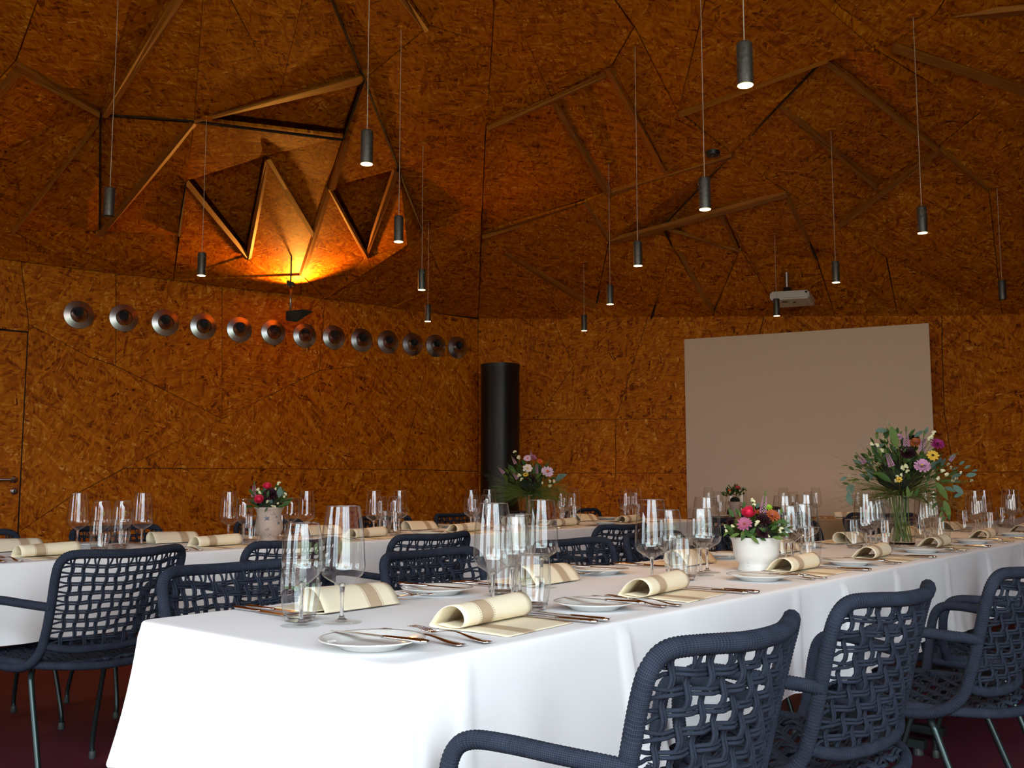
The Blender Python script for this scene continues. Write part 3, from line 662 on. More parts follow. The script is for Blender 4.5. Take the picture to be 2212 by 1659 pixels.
def make_chair(name='rope_chair'):
    t = thing(name, 'navy rope woven armchair', 'chair')
    half = [(.235, .17, .446), (.243, .05, .438), (.243, -.06, .436), (.238, -.14, .447), (.230, -.195, .485), (.2265, -.222, .55), (.2265, -.245, .64), (.230, -.268, .73), (.226, -.283, .775), (.200, -.298, .798), (.14, -.322, .800), (.07, -.342, .797)]
    pts = [V(p) for p in half]+[V((0, -.348, .796))]+[V((-x, y, z)) for x, y, z in half[::-1]]
    wrapped(pts).build('back_frame', 'rope', t, 'all')
    wrapped([(-.225, -.208, .515), (-.16, -.238, .497), (-.08, -.258, .492), (0, -.264, .491), (.08, -.258, .492), (.16, -.238, .497), (.225, -.208, .515)], .0125).build('back_rail', 'rope', t, 'all')
    sh = [(0, .205, .446), (.13, .20, .446), (.215, .175, .447), (.238, .10, .450), (.24, -.05, .452), (.222, -.16, .45), (.17, -.235, .446), (.09, -.278, .440), (0, -.292, .438)]
    loop = [V(p) for p in sh]+[V((-x, y, z)) for x, y, z in sh[-2:0:-1]]
    wrapped(loop, .0125, closed=True).build('seat_frame', 'rope', t, 'all')
    for s in (-1, 1):
        arm = [(s*.228, -.250, .635), (s*.246, -.215, .640), (s*.268, -.15, .646), (s*.288, -.08, .652), (s*.298, -.02, .650), (s*.302, .012, .632), (s*.302, .028, .59), (s*.292, .034, .53), (s*.272, .036, .48), (s*.245, .036, .45)]
        wrapped(arm, .0135).build('armrest', 'rope', t, 'all')
    # back: twelve upright and nine level double cords, woven over and under
    nv, nh = 12, 9
    for i in range(nv):
        a = -.88+1.76*i/(nv-1); b = MB(); pl = []
        for k in range(nh*3+4):
            tt = k/(nh*3+3); aa = a+.016*sin(tt*5+i)*(1-tt); ph = tt*(nh+1)*pi+i*pi
            pl.append((back_pt(aa, tt*1.03-.015, .0055*sin(ph)), V((1, 0, 0))))
        cords(b, pl, wide=lambda q: 1+2.0*max(0, (q-.90)/.10)); b.build('upright_cord', 'cord', t, 'all', fixn=False)
    for j in range(nh):
        tt = (j+1)/(nh+1); b = MB(); pl = []
        for k in range(nv*3+4):
            a = -1.03+2.06*k/(nv*3+3); ph = (a+.88)/1.76*(nv-1)*pi+tt*(nh+1)*pi+pi
            pl.append((back_pt(a, tt+.006*sin(a*7+j), -.0055*cos(ph-0)*1), V((0, 0, 1))))
        cords(b, pl, wide=lambda q: 1+1.6*max(0, (abs(q-.5)-.44)/.06)); b.build('level_cord', 'cord', t, 'all', fixn=False)
    b = MB()
    for i in range(11):
        x = -.2+.4*i/10; y1 = .20-.04*(x/.2)**4; y0 = -.275+.045*(x/.2)**2+.02*(x/.2)**4
        cords(b, [(seat_pt(x, y0+(y1-y0)*k/26, .006*sin(k/26*13*pi+i*pi)), V((1, 0, 0))) for k in range(27)], r=.0042, gap=.0044)
    for j in range(12):
        y = -.25+.43*j/11; xm = .232 if y > -.14 else .232-.9*abs(y+.14)
        cords(b, [(seat_pt(-xm+2*xm*k/26, y, -.006*cos(k/26*12*pi+j*pi)), V((0, 1, 0))) for k in range(27)], r=.0042, gap=.0044)
    b.build('seat_weave', 'cord', t, 'all', fixn=False)['kind'] = 'stuff'
    for sx_ in (-1, 1):
        for yy, y2 in ((.11, .215), (-.12, -.245)):
            b = MB(); P_ = catmull([(sx_*.17, yy*.5, .425), (sx_*.195, yy*.85, .425), (sx_*.208, yy, .405), (sx_*.214, yy+(y2-yy)*.15, .36), (sx_*.232, y2*.97, .09), (sx_*.236, y2, .012)], 5)
            b.tube(P_, .0095, 10); lg = b.build('leg', 'leg', t, 'all')
            b = MB(); b.lathe([(.0115, 0), (.013, .004), (.0125, .024), (.0105, .028)], 12, (sx_*.236, y2, 0), cap0=True, cap1=True); b.build('foot_cap', 'rubber', lg, True)
    b = MB(); b.tube([(-.17, .055, .425), (.17, .055, .425)], .008, 8); b.build('crossbar', 'leg', t, 'all')
    b = MB(); b.tube([(-.17, -.06, .425), (.17, -.06, .425)], .008, 8); b.build('crossbar', 'leg', t, 'all')
    return t
chair = make_chair()
ctree = chair
def place_chair(line, s, out, side, rot, label, group):
    o, u, w, Wt = line
    if side == 0: p = o+u*s-w*(out-.285); f = w      # near long side
    else: p = o+w*Wt+u*s+w*(out-.285); f = -w
    rz = math.atan2(-f.x, f.y)+R(rot)
    return inst(chair, (p.x, p.y, 0), rz, label, 'chair', group)
LA_ = (C0, U, Wd, WA); LB_ = (P0, U, Wd, WA); LC_ = (CC, UC, WC, WA)
g1 = 'rope chairs on the right side of the front table'; g2 = 'rope chairs on the aisle side of the front table'
g3 = 'rope chairs on the aisle side of the second table'; g4 = 'rope chairs on the wall side of the second table'; g5 = 'rope chairs at the far table'
for k, (s, out, rot) in enumerate([(.355, .378, 0), (1.045, .385, -3), (1.83, .45, 0), (2.62, .42, 2)]):
    place_chair(LA_, s, out, 0, rot, ['navy rope armchair nearest the camera, bottom right, its back to the viewer', 'navy rope armchair behind the nearest one on the right, both armrests showing',
        'third navy rope armchair along the right side, cut by the picture edge', 'navy rope armchair at the right picture edge, only its legs and arm showing'][k], 'x' and g1)
for k, (s, out, rot) in enumerate([(.50, .376, 0), (1.20, .33, 3), (1.93, .33, -2), (2.56, .36, 0), (3.28, .34, 4), (4.05, .36, 0), (4.85, .33, 0)]):
    place_chair(LA_, s, out, 1, rot, f'navy rope armchair facing the front table from the aisle, {ORD[k]} from the left', g2)
for k, (s, out, rot) in enumerate([(.20, .41, 6), (.86, .47, 4), (1.54, .54, 0), (2.81, .66, 0), (3.9, .62, 3)]):
    place_chair(LB_, s, out, 0, rot, ['navy rope armchair at far left, woven back and steel legs in full view', 'navy rope chair behind the nearest wine glasses, its back to the aisle',
        'navy rope chair behind the second chair of the front table, left of centre', 'navy rope chair with tall woven back right of centre, at the second table', 'farthest navy rope chair on the aisle side of the second table'][k], g3)
for k, (s, out, rot) in enumerate([(.30, .37, 0), (1.01, .37, 0), (1.92, .37, 0), (2.82, .37, 4), (3.48, .37, 0), (4.2, .37, 0), (4.93, .37, 0)]):
    place_chair(LB_, s, out, 1, rot, f'navy rope chair at the wall side of the second table, {ORD[k]} from the left', g4)
for k, (s, out, side, rot) in enumerate([(.45, .34, 1, 0), (1.35, .34, 1, 4), (.60, .36, 0, 0), (1.35, .36, 0, -5)]):
    place_chair(LC_, s, out, side, rot, ['dark rope chair behind the far table, left one', 'dark rope chair behind the far table, right one', 'dark rope chair on the near side of the far table, left one', 'dark rope chair on the near side of the far table, right one'][k], g5)
# ================================================================= TABLEWARE
def bez(P_, n=5): return [(p.x, p.z) for p in catmull([V((x, 0, z)) for x, z in P_], n)]
def make_wine(nm, Hh_, rim, rmax, zmax, zbot, foot):
    t = thing(nm, 'wine glass', 'glass')
    b = MB(); pr = bez([(.0055, zbot-.004), (.016, zbot+.003), (rmax*.86, zmax-.016), (rmax, zmax), (rmax*.985, zmax+.02), ((rmax+rim)/2+.002, (zmax+Hh_)/2+.01), (rim, Hh_)], 5)
    b.lathe(pr, 40); b.build('bowl', 'thin', t, 'all')
    b = MB(); b.tube([(rim*cos(2*pi*k/40), rim*sin(2*pi*k/40), Hh_) for k in range(40)], .0007, 5, True); b.build('rim', 'solid', t, 'all')
    b = MB(); b.lathe([(.0005, zbot+.004), (.006, zbot+.002), (.0058, zbot-.004), (.0042, zbot-.02), (.0036, zbot*.5), (.0040, .016), (.0062, .0085), (.012, .0055)], 14); b.build('stem', 'solid', t, 'all')
    b = MB(); b.lathe([(.0005, .0075), (.010, .0062), (.020, .0036), (foot-.002, .0016), (foot, .0010), (foot-.001, .0003), (.0005, .0003)], 36); b.build('foot', 'foot', t, 'all')
    return t
wineL = make_wine('wine_glass', .230, .0335, .0450, .108, .074, .041)
wineS = make_wine('small_wine_glass', .198, .0320, .0400, .116, .080, .040)
def make_tumbler():
    t = thing('water_tumbler', 'water tumbler', 'glass')
    b = MB(); b.lathe(bez([(.0290, .004), (.0335, .018), (.0395, .055), (.0398, .08), (.0370, .118)], 5), 40); b.build('wall', 'thin', t, 'all')
    b = MB(); b.lathe([(.0362, .1180), (.0372, .1186), (.0362, .1191), (.0352, .1186), (.0362, .1180)], 40); b.build('rim', 'solid', t, 'all')
    b = MB(); b.lathe(bez([(.0005, .0004), (.026, .0004), (.0285, .004), (.0315, .014), (.0005, .0125)], 4), 32); b.build('base', 'solid', t, 'all')
    return t
tumb = make_tumbler()
def gl(proto, p, label, group):
    return inst(proto, (p.x, p.y, TZ+.0005), random.uniform(0, 6), label, 'glass', group)
CLN = {'A': 'front', 'B': 'second', 'C': 'far'}
def cluster(line, key, k, s, w0=.38, only=None, pos=None):
    o, u, w, Wt = line; r = random.Random(ord(key)*50+k); tb = CLN[key]
    lay = [('t', -.125, -.030), ('s', -.055, .000), ('w', -.035, -.082), ('w', .035, .078), ('s', .055, .02), ('t', .125, .05)]
    for i, (ty, du, dw) in enumerate(lay):
        if only and i not in only: continue
        if pos and pos.get(i): q = atz(pos[i][0], pos[i][1], TZ)
        else: q = o+u*(s+du+r.uniform(-.008, .008))+w*(w0+dw+r.uniform(-.008, .008))
        nm = {'t': 'tall wine glass', 's': 'small wine glass', 'w': 'water tumbler'}[ty]; wh = 'left' if i < 3 else 'right'
        if ty == 'w': wh = 'nearer' if i < 3 else 'farther'
        if only: lab = f'{nm} at the near end of the front table, beside the rolled napkin'
        else: lab = f'{wh} {nm} in the {ORD[k]} glass cluster from the left, {tb} table'
        gl({'t': wineL, 's': wineS, 'w': tumb}[ty], q, lab, f'glasses on the {tb} table')
cluster(LA_, 'A', 0, .2, only=(3, 4, 5), pos={4: (650, 1352), 3: (647, 1341), 5: (738, 1345)})
cluster(LA_, 'A', 1, .72, pos={0: (1065, 1310), 1: (1107, 1302), 2: (1151, 1317), 3: (1085, 1288), 4: (1123, 1287), 5: (1170, 1269)})
cluster(LA_, 'A', 2, 1.43, pos={0: (1409, 1265), 1: (1445, 1253), 2: (1478, 1253), 3: (1462, 1240), 4: (1514, 1243), 5: (1528, 1237)})
cluster(LA_, 'A', 3, 2.3, pos={0: (1698, 1219), 1: (1711, 1224), 2: (1751, 1213), 3: (1695, 1208), 4: (1733, 1209), 5: (1744, 1204)})
cluster(LA_, 'A', 4, 3.05, pos={0: (1872, 1193), 1: (1882, 1188), 2: (1847, 1184), 3: (1914, 1186), 4: (1893, 1180), 5: (1905, 1176)})
cluster(LA_, 'A', 5, 3.95, pos={0: (1999, 1171), 2: (2034, 1176)}, only=None)
cluster(LA_, 'A', 6, 4.65, pos={0: (2108, 1155), 1: (2114, 1157), 2: (2141, 1157), 3: (2086, 1149), 4: (2122, 1150), 5: (2128, 1147)})
cluster(LA_, 'A', 7, 5.5)
cluster(LB_, 'B', 0, .58, pos={0: (166, 1182), 1: (216, 1187), 2: (214, 1190), 3: (259, 1184), 4: (262, 1186), 5: (305, 1181)})
cluster(LB_, 'B', 1, 1.35, pos={0: (493, 1168), 1: (526, 1170), 2: (540, 1172), 3: (606, 1166), 4: (628, 1163), 5: (661, 1159)})
for k, s in enumerate([2.13, 2.88, 3.74, 4.51]): cluster(LB_, 'B', 2+k, s)
cluster(LC_, 'C', 0, .22); cluster(LC_, 'C', 1, .80); cluster(LC_, 'C', 2, 1.35)
# ---- cutlery, plates, napkins (place-setting frame: y towards table centre, x to the diner's right)
def make_plate():
    t = thing('side_plate', 'plate', 'plate'); b = MB()
    b.lathe([(.0005, .006), (.045, .006), (.055, .0075), (.062, .011), (.086, .0165), (.090, .0178), (.0905, .0165), (.086, .0145), (.062, .008), (.052, .002), (.050, .0), (.0005, .0015)], 56); b.build('dish', 'porcelain', t, 'all'); return t
plate = make_plate()
def make_fork():
    t = thing('fork', 'fork', 'fork'); L = .195
    def z(y): return .0025+.014*max(0, (y-.13)/.065)**1.0*(1-.3*max(0, (y-.17)/.025)) + .010*math.exp(-((y-.085)/.05)**2)
    def wd(y): return .0095*math.exp(-((y-.01)/.045)**2)*.9+.0030+(.009*max(0, min(1, (y-.118)/.022)))
    b = MB(); ys = [L*k/28 for k in range(21)]; r = []
    for y in ys:
        w_ = wd(y); th = .0022; zz = z(y); r.append(b.add([(-w_, y, zz), (-w_*.5, y, zz+th*.7), (w_*.5, y, zz+th*.7), (w_, y, zz), (w_*.5, y, zz-th*.4), (-w_*.5, y, zz-th*.4)]))
    for a, c in zip(r, r[1:]):
        for k in range(6): b.face((a+k, a+(k+1) % 6, c+(k+1) % 6, c+k))
    b.face([r[0]+k for k in range(6)][::-1]); b.face([r[-1]+k for k in range(6)])
    b.build('handle', 'chrome', t, 'all')
    for q in (-1.5, -.5, .5, 1.5):
        b = MB(); b.tube([(q*.0062*(1-.05*k/5), .137+.011*k, z(.137+.011*k)+.0008) for k in range(6)], .0016, 6, rf=lambda i, l, tt: 1-.5*tt); b.build('tine', 'chrome', t, 'all')
    return t
fork = make_fork()
def make_knife(nm='knife'):
    t = thing(nm, 'knife', 'knife')
    b = MB(); P_ = [(0, y, .005) for y in (0, .012, .03, .06, .09, .098)]
    b.tube(P_, .0068, 10, rf=lambda i, l, tt: (.75, 1.05, .95, .8, .72, .6)[i], flat=.62); b.build('handle', 'chrome', t, 'all')
    b = MB(); r = []
    for k in range(14):
        y = .095+.118*k/13; w_ = .0075*(1 if k < 9 else (1-((k-9)/4.4)**2)); r.append(b.add([(-.0045, y, .0046), (-.0045, y, .0062), (-.0045+w_*1.9, y, .0052)]))
    for a, c in zip(r, r[1:]):
        for k in range(3): b.face((a+k, a+(k+1) % 3, c+(k+1) % 3, c+k))
    b.face([r[0]+k for k in range(3)]); b.face([r[-1]+k for k in range(3)]); b.build('blade', 'chrome', t); return t
knife = make_knife()
def make_napkin():
    pr = [(-.135, .0012), (-.10, .0016), (-.06, .0018), (-.02, .002), (.02, .002), (.045, .003), (.052, .0065), (.044, .016), (.028, .034), (.008, .047), (-.014, .049), (-.030, .038), (-.034, .022), (-.024, .009), (-.004, .0055), (.02, .006), (.038, .0085)]
    c = catmull([V((0, y, z)) for y, z in pr], 4); n = 12; b = MB(); rg = []
    L = [0]
    for a, d in zip(c, c[1:]): L.append(L[-1]+(d-a).length)
    for i in range(n+1):
        x = -.11+.22*i/n; rg.append(b.add([(x+(.006*sin(L[j]*20)), p.y+(.004*(x/.11)), p.z*(1+.06*x/.11)) for j, p in enumerate(c)]))
    for i in range(n):
        for j in range(len(c)-1): b.face((rg[i]+j, rg[i+1]+j, rg[i+1]+j+1, rg[i]+j+1), [(.22*i/n, L[j]), (.22*(i+1)/n, L[j]), (.22*(i+1)/n, L[j+1]), (.22*i/n, L[j+1])])
    me = b.mesh('napkin', 'napkin', 'all', fixn=False); o = link('rolled_napkin', me)
    md = o.modifiers.new('thickness', 'SOLIDIFY'); md.thickness = .0014; md.offset = 0; return o
napk = make_napkin()
def setting(line, key, k, s, side, pos=None, rj=0):
    o, u, w, Wt = line; r = random.Random(k*7+side*101+ord(key)); sd = {0: 'near', 1: 'far'}[side]; tb = CLN[key]
    where = f'{ORD[k]} place setting from left, {sd} side, {tb} table'
    if side == 0: org = o+u*s+w*.185; x = u; y = w
    else: org = o+u*s+w*(Wt-.185); x = -u; y = -w
    rz = math.atan2(x.y, x.x)
    def put(pr, dx, dy, dz, a, lab, cat, grp):
        p = org+x*(dx+r.uniform(-.006, .006))+y*(dy+r.uniform(-.006, .006)); e = inst(pr, (p.x, p.y, TZ+dz), rz+R(a+r.uniform(-3, 3)), lab, cat, f'{grp} on the {tb} table'); return e
    put(napk, 0, 0, .001, 0, f'cream rolled napkin with beige band, {where}', 'napkin', 'rolled napkins')
    pl = put(plate, -.328, -.035, .0005, 0, f'white side plate, {where}', 'plate', 'side plates')
    kn = put(knife, -.312, -.155, .0155, 4, f'knife laid across the side plate, {where}', 'knife', 'knives'); 
    put(fork, -.222, -.150, .001, 5, f'left fork, {where}', 'fork', 'forks'); put(fork, -.178, -.165, .001, 3, f'right fork, {where}', 'fork', 'forks')
    put(knife, .142, -.172, .0005, 3, f'left table knife, {where}', 'knife', 'knives'); put(knife, .168, -.178, .0005, 1, f'right table knife, {where}', 'knife', 'knives')
for k, s in enumerate([.42, 1.07, 1.88, 2.54, 3.29, 4.04, 4.80, 5.5]): setting(LA_, 'A', k, s, 0)
for k, s in enumerate([.39, 1.09, 1.88, 2.6, 3.35, 4.1, 4.85]): setting(LA_, 'A', k, s, 1)
for k, s in enumerate([.25, .965, 1.82, 2.53, 3.42, 4.16]): setting(LB_, 'B', k, s, 0); setting(LB_, 'B', k, s+.02, 1)
for k, s in enumerate([.50, 1.15]): setting(LC_, 'C', k, s, 0)
# ================================================================= FLOWERS
def leaf_mesh(nm, mt, wd=.42, curl=.12, n=6):
    b = MB(); rg = []
    for i in range(n+1):
        y = i/n; w_ = wd*.5*(sin(pi*min(1, y*1.02))**.75)*(1-.25*y)+.004; z = -curl*y*y
        rg.append(b.add([(-w_, y, z+.06*w_*4), (0, y, z), (w_, y, z+.06*w_*4)]))
    for a, c in zip(rg, rg[1:]):
        for k in (0, 1): b.face((a+k, a+k+1, c+k+1, c+k))
    return b.mesh(nm, mt, 'all', fixn=False)
LM = {'leaf': leaf_mesh('leaf', 'leaf', .42), 'leaf2': leaf_mesh('leaf', 'leaf2', .36), 'euca': leaf_mesh('leaf', 'euca', .52, .05), 'blade': leaf_mesh('blade', 'grass', .05, .5, 8), 'olive': leaf_mesh('leaf', 'olive', .3)}
def petal(b, ang, r0, L, wd, tilt, cup, c=V((0, 0, 0)), n=4, notch=0):
    ax = V((cos(ang), sin(ang), 0)); sd = V((-sin(ang), cos(ang), 0)); rg = []
    for i in range(n+1):
        t = i/n; w_ = wd*.5*(.35+.65*sin(pi*min(1, .12+t*.80))); tt = tilt+cup*t
        if i == 0: p = c+ax*r0
        else: p = p+(ax*cos(tt)+V((0, 0, 1))*sin(tt))*(L/n)
        rg.append(b.add([p-sd*w_+V((0, 0, w_*.25)), p, p+sd*w_+V((0, 0, w_*.25))]))
    for a, d in zip(rg, rg[1:]):
        for k in (0, 1): b.face((a+k, a+k+1, d+k+1, d+k))
def rose_mesh(mt):
    b = MB()
    for ly, (r0, L, wd, tilt, cup, n) in enumerate([(.02, .62, .5, 1.5, .55, 4), (.10, .66, .6, 1.38, .42, 5), (.20, .66, .7, 1.2, .45, 6), (.32, .66, .8, .95, .55, 7), (.38, .62, .85, .6, .7, 8), (.40, .60, .8, .25, .8, 8)]):
        for k in range(n): petal(b, 2*pi*k/n+ly*.7, r0, L, wd, tilt, cup)
    b.ball((0, 0, .25), .42, 10); return b.mesh('rose', mt, 'all', fixn=False)
def daisy_mesh(mt, mc, n=13, layers=1, wd=.34, mats3=None):
    b = MB(); b.cur = 0
    for ly in range(layers):
        for k in range(n): petal(b, 2*pi*(k+ly*.5)/n+.13*sin(k*5), .12, .86-.17*ly, wd*(1-.1*ly), .12+.3*ly, -.12+.1*ly)
    b.cur = 1; b.ball((0, 0, .06+.05*layers), .22 if layers == 1 else .14, 8, .6)
    return b.mesh('bloom', [mt, mc], 'all', fixn=False)
def berry_mesh(mt, seed):
    r = random.Random(seed); b = MB()
    for k in range(8):
        v = V((r.uniform(-1, 1), r.uniform(-1, 1), r.uniform(-.3, .8))); v = v.normalized()*.55; b.ball(v, r.uniform(.32, .44), 8)
    return b.mesh('berry_cluster', mt, 'all', fixn=False)
def spike_mesh(mt, mtip):
    b = MB(); r = random.Random(2)
    for i in range(16):
        z = i/16; b.cur = 1 if z > .72 else 0; rr_ = .13*(1-z)**.6+.015
        for k in range(6): a = k*pi/3+i*.5; b.ball((rr_*cos(a), rr_*sin(a), z), .045*(1.1-z), 4)
    b.cur = 1; b.tube([(0, 0, -.5), (0, 0, .98)], .03, 5); return b.mesh('flower_spike', [mt, mtip], 'all', fixn=False)
FM = {'pink': rose_mesh('pink'), 'salmon': rose_mesh('salmon'), 'dark': daisy_mesh('dark', 'dark', 14, 4, .4), 'lilac': daisy_mesh('lilac', 'yellow', 14, 3, .36), 'pale': daisy_mesh('paleLilac', 'orange', 13, 1, .42),
      'white': daisy_mesh('whitef', 'yellow', 7, 1, .75), 'mauve': daisy_mesh('mauve', 'rust', 12, 2, .36), 'magenta': daisy_mesh('magenta', 'dark', 14, 3, .3), 'rust': daisy_mesh('rust', 'mauve', 14, 3, .3),
      'yellow': daisy_mesh('yellow', 'dark', 10, 1, .5), 'lime': daisy_mesh('lime', 'lime', 9, 2, .5), 'orange': daisy_mesh('orange', 'dark', 9, 2, .5), 'pinkS': daisy_mesh('lilac', 'lilac', 9, 3, .5),
      'berry': berry_mesh('cream', 1), 'berry2': berry_mesh('whitef', 5), 'seed': berry_mesh('seed', 9), 'spike': spike_mesh('lilac', 'leaf2')}
def orient(zdir, roll=0):
    return (V(zdir).to_track_quat('Z', 'Y').to_matrix() @ Matrix.Rotation(roll, 3, 'Z')).to_euler()
def leaf_rot(d, n):
    y = V(d).normalized(); n = V(n); n = (n-y*n.dot(y)); n = n.normalized() if n.length > 1e-3 else y.orthogonal().normalized(); x = y.cross(n)
    return Matrix((x, y, n)).transposed().to_euler()
class Bouquet:
    def __init__(s, label, base, neck_z, seed):
        s.p = base.copy(); s.r = random.Random(seed); s.t = thing('flower_bouquet', label, 'flowers', base, 0)
        s.cam = V((-base.x, -base.y, 0)).normalized(); s.rt = V((-s.cam.y, s.cam.x, 0)); s.rt = s.rt if s.rt.x > 0 else -s.rt
        s.k = base.y/2080.0; s.neck = V((0, 0, neck_z))
    def at(s, u, v, dd=0):
        q = onpl(u, v, s.p+s.cam*dd, s.cam); return q-s.p
    def bloom(s, kind, u, v, rpx, dd=.04, up=.5):
        q = s.at(u, v, dd); out = (q-s.neck).normalized(); z = (s.cam*1.0+V((0, 0, up))+out*.5)
        nm = {'berry': 'berry_cluster', 'berry2': 'berry_cluster', 'seed': 'seed_cluster', 'pink': 'rose', 'salmon': 'rose'}.get(kind, 'bloom')
        o = link(nm, FM[kind], s.t, q, orient(z, s.r.uniform(0, 6)), rpx*s.k*1.0)
        if s.r.random() < 2:
            b = MB(); b.tube(catmull([s.neck+V((s.r.uniform(-.01, .01), s.r.uniform(-.01, .01), 0)), s.neck.lerp(q, .5)+V((0, 0, .01)), q-z.normalized()*.004], 3), .0012, 4); b.build('stem', 'stem', s.t, 'all', fixn=False)
        return o
    def spike(s, u0, v0, u1, v1, dd=.03):
        a = s.at(u0, v0, dd); c = s.at(u1, v1, dd+.01); d = c-a
        link('flower_spike', FM['spike'], s.t, a, orient(d), d.length)
    def leaf(s, kind, u0, v0, u1, v1, dd=.03, w=1.0):
        a = s.at(u0, v0, dd); c = s.at(u1, v1, dd+.01); d = c-a
        n = s.cam+V((0, 0, .5))+V((s.r.uniform(-.3, .3), s.r.uniform(-.3, .3), s.r.uniform(-.3, .3)))
        o = link('leaf', LM[kind], s.t, a, leaf_rot(d, n)); o.scale = (d.length*w, d.length, d.length); return o
    def fill(s, n, kinds, rx, ry, rz, cz, lmin, lmax, droop=0):
        """leaves growing outwards inside an ellipsoid around the neck"""
        for i in range(n):
            v = V((s.r.gauss(0, 1), s.r.gauss(0, 1), s.r.gauss(0, 1))).normalized(); m = s.r.uniform(.35, 1)
            if v.z < -.35: v.z *= -1
            q = s.neck+V((v.x*rx*m, v.y*ry*m, cz+v.z*rz*m)); d = (q-s.neck+V((0, 0, .02-droop))).normalized()+V((s.r.uniform(-.5, .5), s.r.uniform(-.5, .5), s.r.uniform(-.5, .4)))
            L = s.r.uniform(lmin, lmax); kd = s.r.choice(kinds)
            o = link('leaf', LM[kd], s.t, q, leaf_rot(d, V((s.r.uniform(-.6, .6), s.r.uniform(-.6, .6), 1))+s.cam*.7)); o.scale = (L, L, L)
    def grasses(s, n, L0, L1, spread, mt='grass', low=False, th=.0009):
        b = MB()
        for i in range(n):
            az = s.r.uniform(0, 2*pi); L = s.r.uniform(L0, L1); e = s.r.uniform(-.1, .5) if low else s.r.uniform(.35, 1.25)
            d = V((cos(az)*cos(e), sin(az)*cos(e), sin(e))); drop = s.r.uniform(.1, .35)*L
            P_ = [s.neck+d*(L*t)+V((0, 0, -drop*t*t)) for t in (0, .25, .5, .75, 1)]
            b.tube(catmull(P_, 2), th, 3, rf=lambda i_, l_, t_: 1-.75*t_)
            if s.r.random() < .5:
                for t in (.7, .76, .82, .88, .94, 1.0):
                    c = s.neck+d*(L*t)+V((0, 0, -drop*t*t)); e_ = (d+V((s.r.uniform(-.6, .6), s.r.uniform(-.6, .6), s.r.uniform(-.2, .5))))*.013; b.tube([c, c+e_], th*.5, 3)
        o = b.build('grass_plumes', mt, s.t, fixn=False); o['kind'] = 'stuff'; return o
    def core(s, r, h):
        b = MB(); b.ball(s.neck+V((0, 0, h)), r, 12, .7); b.build('core_ball', 'core_fill', s.t, 'all')  # solid near-black green ball filling the middle of the bouquet
# ---- tall glass vase builder
def glass_vase(p, h, r0, r1, label, water):
    t = thing('glass_vase', label, 'vase', p)
    b = MB(); b.lathe([(r0-.004, .018), (r0, .02), ((r0+r1)/2, h*.5), (r1, h)], 44); b.build('wall', 'thin', t, 'all')
    b = MB(); b.tube([(r1*cos(2*pi*k/44), r1*sin(2*pi*k/44), h) for k in range(44)], .0016, 6, True); b.build('rim', 'solid', t, 'all')
    b = MB(); b.lathe([(.0005, 0), (r0-.004, 0), (r0, .004), (r0, .018), (.0005, .016)], 40); b.build('base', 'solid', t, 'all')
    b = MB(); rw = r0+(r1-r0)*water/h-.003; b.lathe([(rw, water), (.0005, water)], 40); b.build('water', 'foot', t)
def stems(bq, n, r0, r1, h, mt=('stem', 'leaf2')):
    for i in range(n):
        a = 2*pi*i/n*2.4; q = bq.r.uniform(.35, 1)
        b = MB(); b.tube(catmull([V((r0*q*cos(a+1.0), r0*q*sin(a+1.0), .022)), V((r0*.75*q*cos(a+.4), r0*.75*q*sin(a+.4), h*.5)), V((r1*.6*q*cos(a), r1*.6*q*sin(a), h+.02))], 4), .0022, 6)
        b.build('cut_stem', mt[i % 2], bq.t, 'all', fixn=False)
# 1. big bouquet on the front table
pv = atz(1949, 1181, TZ); k_ = pv.y/2080
glass_vase(pv, 108*k_, 26*k_, 42*k_, 'tall clear glass vase holding the large bouquet, front table', 86*k_)
B1 = Bouquet('large loose bouquet with pink dahlia and eucalyptus in the glass vase, right', pv, 108*k_, 11)
stems(B1, 26, 24*k_, 40*k_, 108*k_)
B1.core(.10, .09)
for u, v, r in [(1884,959,6),(1894,963,7),(1904,974,7),(2018,936,7),(2011,943,6),(2008,948,6),(1958,1007,7),(1951,1011,7),(1961,1019,6),(1948,1026,5),(1937,1038,6),(1938,1030,5),(2036,1016,6),(2044,1024,6),(2025,1033,6),(2076,1021,4)]: B1.bloom('berry', u, v, r, .12)
for kd, u, v, r, dd in [('lilac',1992,1006,17,.16),('pinkS',1942,943,9,.06),('magenta',2025,959,15,.08),('rust',1979,956,14,.06),('yellow',2015,984,13,.12),('dark',1961,978,17,.10),('yellow',1942,1036,7,.14),('dark',1975,948,12,.02),('orange',1963,957,6,.06)]: B1.bloom(kd, u, v, r, dd)
for q in [(1913,970,1927,1007),(1958,962,1957,920),(1992,972,1997,930),(2052,995,2069,978),(1868,1000,1847,976),(2004,1013,2008,990)]:
    a = q if q[0] != 1913 else (1926,1006,1912,968); B1.spike(*a, .14 if q[0] == 1913 else .08)
for q in [(1917,930,1890,930),(1880,1010,1881,1037),(1838,1045,1828,1062),(1842,1046,1839,1068),(1830,1066,1840,1092),(1830,1030,1814,1038),(1835,1080,1832,1060),(2055,1034,2079,1022),(2086,1028,2110,1024),(2083,1012,2097,1005),(2058,1048,2082,1067),(2100,1018,2113,1015),(2050,995,2064,980),(1902,1000,1912,982),(1975,944,1995,930),(1998,938,2004,922),(2040,1052,2064,1062),(1895,968,1912,958),(2072,1004,2084,996),(1888,1004,1870,994),(2010,1010,2024,996),(2060,1074,2080,1066)]: B1.leaf('euca', *q, .06, 1.0)
